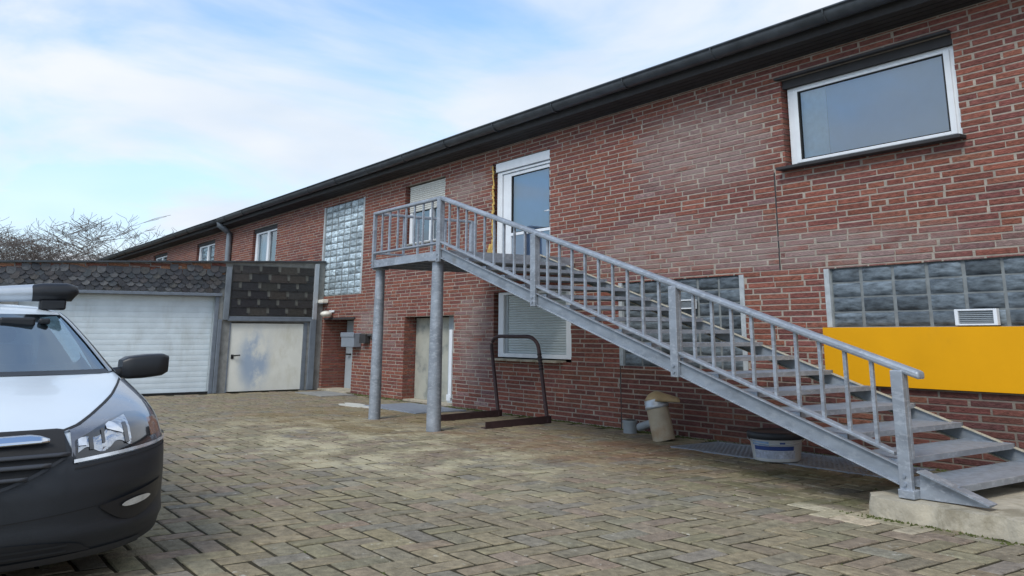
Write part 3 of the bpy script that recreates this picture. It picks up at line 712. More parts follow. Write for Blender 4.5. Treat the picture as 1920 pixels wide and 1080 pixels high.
# sectional door: each rib its own slat
m = MB(); m.box(GX - .24, GX - .20, GD[0], GD[1], 0, GD[2]); gd = m.build('garage_door', M['whitepaint'], G); gd['label'] = 'wide white ribbed garage door'
n = 18; src = None
ph = (GD[2] - .02) / n
q = MB(); a_, b_ = GD[0] + .03, GD[1] - .05
q.grid([[(GX - .20 + dx_, a_, zz_), (GX - .20 + dx_, b_, zz_)] for zz_, dx_ in ((0.003, 0), (.006, .010), (ph * .5, .013), (ph - .008, .010), (ph - .004, 0))], smooth=False)
for i in range(n):
    loc = (0, 0, .01 + i * ph)
    if src is None:
        src = q.build('slat', M['whitepaint'], None); src.location = loc; WL[src.name] = Vector(loc); src.parent = gd; src.matrix_parent_inverse = Matrix.Translation(-WL[gd.name])
    else: inst(src, 'slat', loc, gd)
m = MB(); m.box(GX - .19, GX - .15, GD[0], GD[1], -.01, .045); m.build('bottom_seal', M['blackmatt'], gd)
m = MB(); m.box(GX - .05, GX + .03, GD[1] - .045, GD[1] + .045, 0, GD[2]); m.build('jamb', M['zincbar'], gd)
# cream steel door
m = MB(); m.box(GX - .06, GX - .01, WD[0] + .04, WD[1] - .10, .02, WD[2] - .03); wd = m.build('door', M['doorcream'], G, bevel=.006); wd['label'] = 'cream steel door with bluish smudges'
m = MB(); m.box(GX - .08, GX + .02, WD[1] - .095, WD[1], 0, WD[2]); m.box(GX - .08, GX + .015, WD[0], WD[0] + .035, 0, WD[2]); m.build('frame', M['zincbar'], wd)
m = MB(); m.box(GX - .01, GX + .004, WD[0] + .10, WD[0] + .17, .90, 1.02); m.tube([(GX, WD[0] + .135, .99), (GX + .07, WD[0] + .135, .99), (GX + .07, WD[0] + .33, 1.0)], .018, 8); m.build('handle', M['blackmatt'], wd)
# corner strips and post
m = MB(); m.box(GX + .012, GX + .10, -2.95, -2.80, 1.96, 3.42); m.build('corner_strip', M['pipezinc'], G, bevel=.01)
m = MB(); m.box(GX + .002, GX + .07, -3.06, -2.96, 0, 1.97); m.build('post', M['zincbar'], G, bevel=.008)
m = MB(); m.box(GX + .012, GX + .10, -.40, -.22, 0, 1.98); m.build('corner_strip', M['zincbar'], G, bevel=.01)
m = MB(); m.box(GX + .012, GX + .10, -.35, -.22, 1.985, 3.62); m.build('corner_strip', M['alu'], G, bevel=.01)

# ------------------------------------------------------------------ outside stair
S = thing('outside_stair', 'galvanised steel outside stair with landing along the brick wall', 'stair', (2, -1.9, 0))
YO, YI = -2.88, -.80
SLOPE = .3040
def zbot(x): return .27 + (6.32 - x) * SLOPE
SH = .175
def channel(yw, side, xa, xb, name):
    """C-channel stringer: web plus top and bottom flanges"""
    m = MB()
    def seg(ya, yb, o0, o1, mi): m.prism([(xa, zbot(xa) + o0), (xb, zbot(xb) + o0), (xb, zbot(xb) + o1), (xa, zbot(xa) + o1)], 'y', ya, yb, mi)
    seg(yw - .012, yw + .012, .012, SH - .012, 0)
    ya, yb = (yw - .045, yw + .012)
    seg(ya, yb, SH - .012, SH, side); seg(ya, yb, 0, .012, side)
    return m.build(name, [M['galvweb_shaded'], M['flange'], M['galv']], S, bevel=.002)
channel(YO, 2, -2.2, 6.36, 'stringer'); channel(YI, 1, -2.2, 6.95, 'stringer')
# plate foot that runs on to the concrete
m = MB(); m.prism([(6.50, .175), (7.12, .185), (7.16, .205), (6.52, .41)], 'y', YO - .012, YO + .012); m.prism([(6.52, .40), (7.15, .205), (7.16, .217), (6.53, .415)], 'y', YO - .07, YO + .06)
m.build('foot_plate', M['galv'], S)
m = MB(); m.prism([(6.95, .175), (7.3, .175), (6.96, .255)], 'y', YI - .012, YI + .012); m.build('foot_plate', M['galv'], S)
for yy in (YO,):
    m = MB(); m.box(6.34, 6.50, yy - .10, yy + .04, .172, .245); m.build('base_bracket', M['galv'], S, bevel=.006)
# treads
NT = 17; RISE = (3.0 - .17) / NT
DECK = 3.0
tm = MB(); GO = RISE / SLOPE
td = GO * .98
tm.add([], []); tm.box(-.008, .016, YO + .014, YI - .014, -.052, 0, 1); tm.box(-td, -td + .014, YO + .014, YI - .014, -.05, 0)
tm.box(-td, .016, YO + .013, YO + .035, -.05, .001); tm.box(-td, .016, YI - .035, YI - .013, -.05, .001)
nb = 30
for i in range(nb):
    y = YO + .05 + (YI - YO - .1) * (i + .5) / nb; tm.box(-td + .014, -.008, y - .030, y + .030, -.035, -.003)
for i in range(6):
    x = -td + td * (i + .7) / 6.4; tm.box(x - .012, x + .012, YO + .03, YI - .03, -.022, -.004)
nose = MB()
src = None
for k in range(1, NT):
    zt_ = .15 + k * RISE; xn = 6.85 - (k - 1) * GO + .0
    loc = (xn, 0, zt_)
    if src is None:
        src = tm.build('tread', [M['galvdark'], M['galv']], None, bevel=0); src.location = loc; WL[src.name] = Vector(loc); src.parent = S; src.matrix_parent_inverse = Matrix.Translation(-WL[S.name])
    else: inst(src, 'tread', loc, S)
# landing
XA, XB = -5.02, -2.12
m = MB(); m.box(XA, XB, YO - .01, YO + .05, DECK - .15, DECK); m.box(XA, XB, YO - .04, YO + .07, DECK - .15, DECK - .135); m.build('front_beam', M['galv'], S)
m = MB(); m.box(XA, XA + .05, YO + .05, -.1, DECK - .15, DECK - .001); m.box(XB - .05, XB, YO + .05, -.1, DECK - .15, DECK - .001); m.box(XA + .05, XB - .05, -.15, -.1, DECK - .15, DECK - .001); m.build('side_beam', M['galv'], S)
m = MB(); m.box(XA + .05, XB - .05, YO + .05, -.15, DECK - .05, DECK - .02)
m.build('deck_plate', M['galvdark'], S)
for i in range(4):
    x = XA + .5 + i * .6; q = MB(); q.box(x, x + .05, YO + .05, -.15, DECK - .13, DECK - .051); q.build('joist', M['galvdark'], S)
# round columns
for (cx_, cy_, r_) in ((-5.02 + .02, -2.70, .115), (-2.44, -2.83, .125)):
    m = MB(); m.tube([(cx_, cy_, 0), (cx_, cy_, DECK - .15)], [r_, r_ * .8], 20, caps=False); m.tube([(cx_, cy_, DECK - .175), (cx_, cy_, DECK - .151)], r_ * 1.4, 20)
    m.build('column', M['galv'], S)
# rails and posts
RT = .90
def zrail(x): return 1.27 + (6.56 - x) * SLOPE
def rail_prof(m, xa, za, xb, zb, y, wy, hz):
    c = .012
    for (a, b, o0, o1) in ((y - wy / 2, y + wy / 2, -hz, 0),):
        m.prism([(xa, za + o0), (xb, zb + o0), (xb, zb + o1), (xa, za + o1)], 'y', a, b)
PX = -2.27
m = MB(); rail_prof(m, PX, 3.955, 6.62, zrail(6.62) + .01, YO, .115, .072); m.build('handrail', M['galv'], S, bevel=.022)
m = MB(); rail_prof(m, -4.98, 3.957, PX, 3.957, YO, .09, .06); m.build('handrail', M['galv'], S, bevel=.018)
m = MB(); m.box(-5.0, -4.9, YO + .05, -.64, 3.90, 3.95); m.build('handrail', M['galv'], S, bevel=.012)
def zlow(x): return zbot(x) + .275
m = MB(); rail_prof(m, PX + .06, zlow(PX), 6.30, zlow(6.30), YO, .10, .034); m.build('lower_rail', M['galv'], S, bevel=.008)
m = MB(); rail_prof(m, -4.9, 3.155, PX - .06, 3.155, YO, .09, .034); m.build('lower_rail', M['galv'], S, bevel=.008)
m = MB(); m.box(-4.99, -4.91, YO + .06, -.70, 3.12, 3.15); m.build('lower_rail', M['galv'], S, bevel=.006)
PS = .042
posts = [(-4.95, DECK - .15, 3.93), (PX, 2.80, 3.94), (.60, zbot(.60) - .03, zrail(.60) - .05), (3.50, zbot(3.5) - .03, zrail(3.5) - .05), (6.40, zbot(6.4) - .02, zrail(6.4) - .05)]
for (x, za, zb) in posts:
    m = MB(); px_ = PS + .02 if x > -4 else .032; m.box(x - px_, x + px_, YO - px_ - .005, YO - .014 if x > -4 else YO + px_, za, zb)
    if x > -4: m.box(x - PS - .02, x + PS + .02, YO - .014, YO + .03, zb - .78, zb)
    po = m.build('post', M['galv'], S, bevel=.008)
    bt = MB()
    for zz_ in (za + .06, za + .13):
        bt = MB(); bt.tube([(x, YO - px_ - .005, zz_), (x, YO - px_ - .022, zz_)], .018, 6); bt.build('bolt', M['galvdark'], po)
m = MB(); m.box(-4.99, -4.88, -.68, -.58, DECK - .1, 3.93); m.build('post', M['galv'], S, bevel=.006)
bw = .019
def bal(x, za, zb, y=YO, dx_=bw): 
    q = MB(); q.box(x - dx_, x + dx_, y - .014, y + .014, za, zb); q.build('baluster', M['galv'], S)
for (a, b, n) in ((PX, .60, 9), (.60, 3.50, 9), (3.50, 6.40, 9)):
    for i in range(1, n + 1):
        x = a + (b - a) * i / (n + 1); bal(x, zlow(x) - .01, zrail(x) - .06)
for i in range(1, 8):
    x = -4.95 + (PX + 4.95) * i / 8; bal(x, 3.13, 3.89)
for i in range(1, 7):
    y = YO + (-.63 - YO) * i / 7
    q = MB(); q.box(-4.972, -4.928, y - bw, y + bw, 3.14, 3.905); q.build('baluster', M['galv'], S)

# concrete base under the stair foot
m = MB()
x0, x1, y0, y1 = SLAB
nx, ny = 60, 14; top = []
for j in range(ny + 1):
    r_ = []
    for i in range(nx + 1):
        x = x0 + (x1 - x0) * i / nx; y = y0 + (y1 - y0) * j / ny
        e = .0
        if j == 0: y += .05 * math.sin(i * 1.7) * math.sin(i * .6 + 1) + random.uniform(-.01, .02) + .03
        if i == 0: x += random.uniform(0, .05)
        if i == 0 and j == 0: x += .06; y += .08
        r_.append((x, y, .168 + random.uniform(-.004, .004) - (.012 if j == 0 or i == 0 else 0)))
    top.append(r_)
m.grid(top, smooth=False)
edge = [top[ny - j][0] for j in range(ny)] + top[0] + [top[j][nx] for j in range(1, ny + 1)]
low = [(p[0] - (.02 if p[0] < x0 + .2 else 0), p[1] - (.02 if p[1] < y0 + .2 else 0), -.02) for p in edge]
mid = [((a[0] + b[0]) / 2 + random.uniform(-.006, .006), (a[1] + b[1]) / 2 - random.uniform(0, .008), .09) for a, b in zip(edge, low)]
m.grid([low, mid, edge], smooth=True)
tag(m.build('concrete_base', M['concrete'], None), 'rough concrete base slab under the foot of the stair', 'slab')

# ------------------------------------------------------------------ small things in the yard
# paint bucket
t = thing('bucket', 'white paint bucket with dark lid and blue label under the stairs', 'bucket', (3.29, -.97, .012))
def lathe(prof, c, n=36, cap=True):
    q = MB(); q.grid([[(c[0] + r * math.cos(k * 2 * math.pi / n), c[1] + r * math.sin(k * 2 * math.pi / n), c[2] + z_) for k in range(n)] for r, z_ in prof], closed=True)
    return q
bc = (3.29, -.97, .012)
lathe([(.001, .004), (.285, .004), (.295, .015), (.335, .285), (.348, .29), (.348, .31), (.33, .312)], bc).build('body', M['bucket'], t)
lathe([(.352, .272), (.366, .28), (.366, .338), (.352, .355), (.32, .36), (.30, .342), (.001, .342)], bc).build('lid', M['bucketlid'], t)
def band(z0, z1, a0, a1, mm, name):
    q = MB(); n = 20; rr = lambda z_: .295 + (.335 - .295) * (z_ - .015) / .27 + .003
    q.grid([[(bc[0] + rr(z_) * math.cos(a), bc[1] + rr(z_) * math.sin(a), bc[2] + z_) for a in [rad(a0 + (a1 - a0) * k / n) for k in range(n + 1)]] for z_ in (z0, z1)]); q.build(name, mm, t)
# the camera looks at the bucket from about -50 degrees
band(.145, .195, -106, -8, M['label_blue'], 'label'); band(.045, .138, -108, -4, M['label_pale'], 'label'); band(.202, .25, -112, -66, M['label_sky'], 'label'); band(.215, .245, -42, -30, M['label_blue'], 'label')
m = MB(); m.tube([(bc[0] + .36 * math.cos(rad(a)), bc[1] + .36 * math.sin(rad(a)), bc[2] + .27 - .05 * math.sin(rad(a + 140))) for a in range(-140, 41, 12)], .006, 6); m.build('wire_handle', M['alu'], t)
# light-shaft grating under the bucket
t = thing('floor_grating', 'grey steel grating along the wall under the bucket', 'grating', (2.8, -.6, 0))
m = MB(); frame_mesh2 = [(1.45, 4.95, -1.10, -1.04), (1.45, 4.95, -.16, -.10), (1.45, 1.52, -1.04, -.16), (4.88, 4.95, -1.04, -.16)]
for (a, b, c_, d_) in frame_mesh2: m.box(a, b, c_, d_, -.02, .012)
m.build('frame', M['galvdark'], t)
m = MB()
for i in range(44): m.box(1.56 + i * .076, 1.585 + i * .076, -1.04, -.16, -.012, .009)
for i in range(9): m.box(1.52, 4.88, -.98 + i * .095, -.96 + i * .095, -.012, .007)
m.build('bars', M['galvdark'], t, kind='stuff')
m = MB(); m.box(1.52, 4.88, -1.04, -.16, -.0125, -.011); m.build('shaft', M['blackmatt'], t)
# beige pipe with hood
t = thing('vent_pipe', 'leaning beige vent pipe with a brown curved hood by the wall', 'pipe', (.82, -.62, 0))
ax = lambda z_: (.82 - .20 * z_, -.62 - .08 * z_, z_)
m = MB(); m.tube([ax(0), ax(.2), ax(.49)], [.172, .172, .168], 24, caps=False); m.build('pipe', M['pipebeige'], t)
m = MB(); m.tube([ax(.47), ax(.475), ax(.52), ax(.525), ax(.56), ax(.565), ax(.60)], [.17, .185, .185, .176, .185, .178, .178], 24, caps=False); m.build('collar', M['alu'], t)
top_ = Vector(ax(.585)); dr = Vector((.60, .80, 0)).normalized(); side = Vector((-dr.y, dr.x, 0))
rings = []
for k in range(11):
    f_ = k / 10; c_ = top_ + dr * (-.17 + .52 * f_); wd_ = .19 * (min(1, (f_ * 3.2)) ** .5 if f_ < .32 else 1 + .15 * (f_ - .32)); ht = .15 * (min(1, f_ * 3.0) ** .5) * (1 - .62 * max(0, f_ - .35) / .65)
    rings.append([tuple(c_ + side * (wd_ * math.cos(a)) + Vector((0, 0, ht * math.sin(a) - .012 * f_))) for a in [j * math.pi / 14 for j in range(15)]])
m = MB(); m.grid(rings, smooth=True); ho = m.build('hood', M['hood'], t); so = ho.modifiers.new('thick', 'SOLIDIFY'); so.thickness = .014
m = MB(); m.tube([(.70, -.60, .22), (.35, -.48, .20), (.02, -.40, .12)], .062, 14); m.build('branch_pipe', M['greyplastic'], t)
t = thing('drain_socket', 'short grey drain pipe socket at the wall beside the beige pipe', 'pipe', (-.28, -.3, 0))
m = MB(); m.tube([(-.30, -.33, -.01), (-.30, -.33, .16)], .11, 18, caps=False); m.tube([(-.30, -.33, .16), (-.30, -.33, .20)], .125, 18, caps=True); m.build('socket', M['greyplastic'], t)
m = MB(); m.tube([(-.30, -.33, .201), (-.30, -.33, .206)], .10, 18); m.build('opening', M['blackmatt'], t)

# brown steel rack: two floor bars and a hoop
t = thing('steel_rack', 'dark brown steel hoop rack with two floor bars under the stairs', 'rack', (-3.1, -1.1, 0))
for (xa, xb) in ((-2.20, -2.38), (-3.86, -4.02)):
    q = MB(); ya, yb = -1.95, -.42
    def P(s, o, z_): x = xa + (xb - xa) * s; return (x + o, ya + (yb - ya) * s, z_)
    q.add([P(0, -.012, 0), P(0, .012, 0), P(1, .012, 0), P(1, -.012, 0), P(0, -.012, .115), P(0, .012, .115), P(1, .012, .13), P(1, -.012, .13)], [(0, 3, 2, 1), (4, 5, 6, 7), (0, 1, 5, 4), (1, 2, 6, 5), (2, 3, 7, 6), (3, 0, 4, 7)])
    q.add([P(0, -.15, 0), P(0, .0, 0), P(1, .0, 0), P(1, -.15, 0), P(0, -.15, .02), P(0, .0, .02), P(1, .0, .02), P(1, -.15, .02)], [(0, 3, 2, 1), (4, 5, 6, 7), (0, 1, 5, 4), (1, 2, 6, 5), (2, 3, 7, 6), (3, 0, 4, 7)])
    q.build('floor_bar', M['rust'], t)
A_, B_ = Vector((-2.38, -.50, .02)), Vector((-4.02, -.50, .02)); lean = Vector((-.30, -.02, 1.52))
pth = [A_, A_ + lean * .5, A_ + lean * .86]
for k in range(1, 6):
    a = k / 6 * math.pi / 2; pth.append(A_ + lean * (.86 + .14 * math.sin(a)) + Vector((-.36 * (1 - math.cos(a)), 0, 0)))
pth += [A_ + lean + Vector((-.36, 0, 0)), B_ + lean + Vector((.36, 0, 0))]
for k in range(5, 0, -1):
    a = k / 6 * math.pi / 2; pth.append(B_ + lean * (.86 + .14 * math.sin(a)) + Vector((.36 * (1 - math.cos(a)), 0, 0)))
pth += [B_ + lean * .86, B_ + lean * .5, B_]
m = MB(); m.tube([tuple(p) for p in pth], .036, 10); m.build('hoop', M['rust'], t)
m = MB()
for k in range(6):
    p = A_ + lean * (.60 + k * .035); m.tube([tuple(p), tuple(p + lean * .018)], .044, 10)
m.build('grip_tape', M['blackmatt'], t)

# moss and grit along the foot of the wall and the slab
q = MB()
def tuft(x, y, r_, h_):
    n = 5; a0 = random.uniform(0, 6)
    ring = [(x + r_ * random.uniform(.6, 1.3) * math.cos(a0 + k * 2 * math.pi / n), y + r_ * random.uniform(.6, 1.3) * math.sin(a0 + k * 2 * math.pi / n), -.012) for k in range(n)]
    q.add(ring + [(x, y, h_)], [(k, (k + 1) % n, n) for k in range(n)])
for _ in range(1500):
    x = random.uniform(-12, 8); y = -abs(random.gauss(.03, .06)) - .015
    if -9.1 < x < -6.8 and y > -.1: continue
    tuft(x, y, random.uniform(.012, .05), random.uniform(.004, .022))
for _ in range(500):
    x = 6 + random.uniform(-.2, 5); tuft(x, -3.10 - abs(random.gauss(0, .05)), random.uniform(.012, .04), random.uniform(.004, .018))
for _ in range(900):
    i_ = random.randrange(len(pavers)); pr = pavers[i_]
    if pr[1] < -10 or pr[2] < -8 or pr[0] > 8.5: continue
    tuft(random.uniform(pr[0], pr[1]), pr[2] - gap, random.uniform(.012, .026), random.uniform(-.004, .006))
o_ = q.build('moss', mat('moss', (.075, .085, .028), 1., spec=.1, noise=(9, .45)), None, kind='stuff'); tag(o_, 'low green moss and grit in the paving joints and along the wall', 'moss')

# mats and spill
def mat_obj(name, x0, x1, y0, y1, label, mm, cat):
    q = MB(); q.box(x0, x1, y0, y1, -.005, .022); o = q.build(name, mm, None, bevel=.006); return tag(o, label, cat)
mat_obj('door_mat', -8.0, -5.5, -1.55, -.35, 'dark grey mat before the beige door', M['galvdark'], 'mat')
mat_obj('door_mat', -13.3, -11.4, -1.15, -.25, 'dark mat before the entrance at the garage corner', M['render'], 'mat')
q = MB(); n = 22; ring = []
for k in range(n):
    a = k * 2 * math.pi / n; r_ = 1 + .25 * math.sin(3 * a + 1) + random.uniform(-.08, .08); ring.append((-8.1 + .95 * r_ * math.cos(a), -1.62 + .22 * r_ * math.sin(a)))
q.prism(ring, 'z', -.004, .012)
tag(q.build('spill', M['tarp'], None), 'pale dried spill on the paving left of the support post', 'spill')

# ------------------------------------------------------------------ van
VC = -10.28                                  # centre line
V = thing('van', 'white van with black front bumper and roof bar parked at the left', 'van', (0, VC, 0))
def lerp(tab, z_):
    if z_ <= tab[0][0]: return tab[0][1]
    for (a, b) in zip(tab, tab[1:]):
        if z_ <= b[0]:
            t_ = (z_ - a[0]) / (b[0] - a[0]); return a[1] + (b[1] - a[1]) * t_
    return tab[-1][1]
X0T = [(.18, 4.66), (.25, 4.75), (.35, 4.78), (.5, 4.79), (.62, 4.79), (.75, 4.76), (.86, 4.70), (.95, 4.58), (.985, 4.48), (1.03, 4.28), (1.08, 4.02), (1.13, 3.72), (1.18, 3.38), (1.22, 3.08), (1.26, 2.72), (1.30, 2.60), (1.5, 2.07), (1.65, 1.70), (1.78, 1.38), (1.83, 1.18), (1.87, .85), (1.90, .3)]
AT = [(.18, 1.5), (.5, 1.6), (.95, 1.5), (1.05, 1.3), (1.15, 1.05), (1.22, .85), (1.26, .72), (1.5, .7), (1.8, .65), (1.9, .5)]
HWT = [(.18, 1.57), (.25, 1.615), (.35, 1.63), (.5, 1.63), (.8, 1.62), (.95, 1.60), (1.08, 1.575), (1.2, 1.53), (1.28, 1.505), (1.5, 1.40), (1.72, 1.27), (1.80, 1.20), (1.86, 1.08), (1.90, .9)]
VN = 3.0; VREAR = -4.6
def vsurf(s, z_):
    """s in [-1,1] across the front; |s|>1 runs back along the side"""
    sg_ = 1 if s >= 0 else -1; a = abs(s); hw_ = lerp(HWT, z_); x0_ = lerp(X0T, z_); A2 = lerp(AT, z_)
    if a <= 1: return Vector((x0_ - A2 * (1 - (1 - a ** VN) ** (1 / VN)), VC + sg_ * hw_ * a, z_))
    xs_ = x0_ - A2; return Vector((xs_ + (VREAR - xs_) * (a - 1), VC + sg_ * hw_, z_))
def vn(s, z_):
    e = .004; a, b = vsurf(max(-1, s - e), z_), vsurf(min(1, s + e), z_); c, d = vsurf(s, z_ - .01), vsurf(s, z_ + .01)
    n_ = (b - a).cross(d - c)
    return n_.normalized() if n_.length > 1e-9 else Vector((1, 0, 0))
def s_of(v, z_): return max(-1., min(1., v / lerp(HWT, z_)))
def vpatch(name, v0, v1, zl, zh, off, mm, parent, nv=24, nz=8, thick=0, flatten=False):
    """patch on the van's skin between two lateral offsets and two height curves, raised by off"""
    q = MB(); pts = []
    for i in range(nv + 1):
        f_ = i / nv; v = v0 + (v1 - v0) * (math.sin(f_ * math.pi / 2) if abs(v1) > 1.5 else f_); r_ = []
        for j in range(nz + 1):
            z_ = zl(v) + (zh(v) - zl(v)) * j / nz; s = s_of(v, z_)
            p = vsurf(s, z_) + vn(s, z_) * off; r_.append(tuple(p))
        pts.append(r_)
    q.grid(pts, smooth=True)
    o = q.build(name, mm, parent)
    if thick:
        so_ = o.modifiers.new('thick', 'SOLIDIFY'); so_.thickness = thick; so_.offset = -1 if False else 0
    return o
tt = [math.sin(k / 14 * math.pi / 2) for k in range(15)]
SS = [-2.0, -1.6, -1.25, -1.08] + [-a for a in reversed(tt)] + tt[1:] + [1.08, 1.25, 1.6, 2.0]
zl_ = [.20, .25, .3, .35, .42, .5, .56, .62, .68, .75, .8, .86, .9, .95, .985, 1.03, 1.055, 1.08, 1.105, 1.13, 1.155, 1.18, 1.2, 1.22, 1.24, 1.26]
q = MB(); q.grid([[tuple(vsurf(s, z_)) for s in SS] for z_ in zl_], smooth=True, flip=True)
body = q.build('body', M['vanwhite'], V)
# greenhouse sides and roof
q = MB(); zg = [1.26, 1.3, 1.4, 1.5, 1.6, 1.72, 1.78]
sd_ = [1.0, 1.05, 1.12]
for sg_ in (-1, 1):
    q.grid([[tuple(vsurf(sg_ * s, z_)) for s in (.985, 1.0, 1.03)] for z_ in zg], smooth=True)
    q.grid([[tuple(vsurf(sg_ * s, z_)) for s in (1.30, 1.6, 2.0)] for z_ in zg], smooth=True)
zr = [1.78, 1.80, 1.83, 1.85, 1.87, 1.89, 1.90]
q.grid([[tuple(vsurf(s, z_)) for s in SS] for z_ in zr], smooth=True)
q.add([tuple(vsurf(s, 1.90)) for s in SS], [tuple(range(len(SS)))])
q.build('roof', M['vanwhite'], V)
for sg_ in (-1, 1):
    q = MB(); q.grid([[tuple(vsurf(sg_ * s, z_)) for s in (1.03, 1.12, 1.30)] for z_ in zg], smooth=True); q.build('side_window', M['vglass'], V)
q = MB(); q.grid([[tuple(vsurf(s, z_)) for s in (-2.0, 2.0)] for z_ in zl_ + zg + zr], smooth=False); q.build('rear_wall', M['vanwhite'], V)
# windscreen, black border and pillars
wl = lambda v: 1.262; wh = lambda v: 1.783
def vpatch_s(name, s0, s1, z0, z1, off, mm, parent, ns=20, nz=10):
    q = MB(); q.grid([[tuple(vsurf(s0(z_) + (s1(z_) - s0(z_)) * i / ns, z_) + vn(s0(z_) + (s1(z_) - s0(z_)) * i / ns, z_) * off) for i in range(ns + 1)] for z_ in [z0 + (z1 - z0) * k / nz for k in range(nz + 1)]], smooth=True)
    return q.build(name, mm, parent)
EDG = .955
ws = vpatch_s('windscreen', lambda z_: -EDG, lambda z_: EDG, 1.275, 1.782, 0, M['vglass'], V, 30)
for sg_ in (-1, 1):
    a0 = lambda z_: sg_ * (.86 - .0 * z_ + .065 * (z_ - 1.26) / .52); a1 = lambda z_: sg_ * .955
    vpatch_s('screen_border', a0, a1, 1.275, 1.782, -.006, M['vangloss'], ws, 4)
    # rounded lower corner of the clear glass
    q = MB(); pts = []
    for k in range(7):
        th = k / 6 * math.pi / 2; s_ = .86 - .12 + .12 * math.sin(th); z2 = 1.345 + .10 - .10 * math.cos(th) if False else 1.345 + .10 * (1 - math.cos(th))
        pts.append([tuple(vsurf(sg_ * s_, 1.28) - vn(sg_ * s_, 1.28) * .006), tuple(vsurf(sg_ * s_, z2) - vn(sg_ * s_, z2) * .006)])
    q.grid(pts); q.build('screen_border', M['vangloss'], ws)
    vpatch_s('pillar_trim', lambda z_: sg_ * .945, lambda z_: sg_ * .992, 1.262, 1.79, .008, M['vangloss'], V, 3)
    vpatch_s('pillar', lambda z_: sg_ * .988, lambda z_: sg_ * 1.0, 1.25, 1.80, .012, M['vanwhite'], V, 4)
vpatch_s('screen_border', lambda z_: -.86, lambda z_: .86, 1.27, 1.345, -.007, M['vangloss'], ws, 24, 3)
vpatch_s('cowl', lambda z_: -.955, lambda z_: .955, 1.255, 1.285, .006, M['vanblack'], V, 24, 2)
# cabin
m = MB(); m.box(.9, 2.25, VC - 1.3, VC + 1.3, .9, 1.25); m.build('dashboard', M['dash'], V, bevel=.05)
for yy in (-.78, .05, .78):
    m = MB(); m.box(-.5, -.15, VC + yy - .34, VC + yy + .34, .7, 1.48); m.box(-.45, -.2, VC + yy - .16, VC + yy + .16, 1.5, 1.66); m.build('seat', M['seat'], V, bevel=.06)
m = MB(); m.box(-.95, -.9, VC - 1.25, VC + 1.25, .5, 1.8); m.build('bulkhead', M['bulkhead'], V)
m = MB(); m.box(1.50, 1.56, VC + .60, VC + .90, 1.66, 1.745); m.build('inner_mirror', M['black'], V, bevel=.02)
m = MB(); m.box(1.46, 1.52, VC + .93, VC + 1.03, 1.68, 1.74); m.build('sensor_pod', M['black'], V, bevel=.02)
# bumper: black lower front, wrapping the corners
def bt_(v):
    a = abs(v)
    return .962 if a < .80 else (.962 - (a - .80) / .07 * .19 if a < .87 else .772 + (a - .87) * .085)
bump = vpatch('bumper', -1.6, 1.6, lambda v: .205 + .06 * (abs(v) / 1.6) ** 4, bt_, .016, M['vanblack'], V, 1, 1)
bpy.data.objects.remove(bump)
q = MB(); vs_ = sorted(set([k / 40 for k in range(41)])); rows2 = []
sl = sorted(set([math.sin(k / 34 * math.pi / 2) for k in range(35)] + [.80 / 1.6, .87 / 1.6]))
sl = [-a for a in reversed(sl) if a > 0] + sl
for s in sl + [1.04, 1.12]:
    v = min(abs(s), 1) * 1.61; zb_, zt_ = .205 + .05 * (v / 1.6) ** 4, bt_(v); r_ = []
    for j in range(19):
        z_ = zb_ + (zt_ - zb_) * j / 18; n_ = vn(max(-1, min(1, s)), z_)
        crease = .012 * max(0, 1 - abs(z_ - .36) / .05) - .02 * max(0, 1 - abs((v - 1.28) / .26) ** 2) * max(0, 1 - abs((z_ - .49) / .11) ** 2)
        r_.append(tuple(vsurf(s, z_) + n_ * (.018 + crease)))
    rows2.append(r_)
for r_ in list(rows2[-2:]): pass
q.grid(rows2, smooth=True)
bo = q.build('bumper', M['vanblack'], V)
# grille: recess, slats and chrome wing
def gl_(v): a = abs(v) / .80; return .60 + .215 * a ** 2.0
gr = vpatch('grille', -.80, .80, gl_, lambda v: .958, .024, M['blackmatt'], V, 30, 6)
vpatch('grille_rim', -.80, .80, lambda v: gl_(v) - .012, lambda v: gl_(v) + .008, .034, M['black'], gr, 30, 1)
for zc in (.66, .715, .77, .825):
    vm = .80 * math.sqrt(max(0, (zc - .60) / .215)); vpatch('grille_slat', -vm, vm, lambda v: zc - .011, lambda v: zc + .011, .042, M['slatgrey'], gr, 24, 2, thick=.016)
vpatch('chrome_bar', -.70, .70, lambda v: .865 + .02 * abs(v), lambda v: .915 + .012 * abs(v) - .03 * max(0, (abs(v) - .62) / .08), .052, M['chrome'], gr, 26, 4, thick=.02)
q = MB(); q.tube([tuple(vsurf(s_of(v, .9), .9) + Vector((.06, 0, 0))) for v in [-.001, .001]], .001, 4)
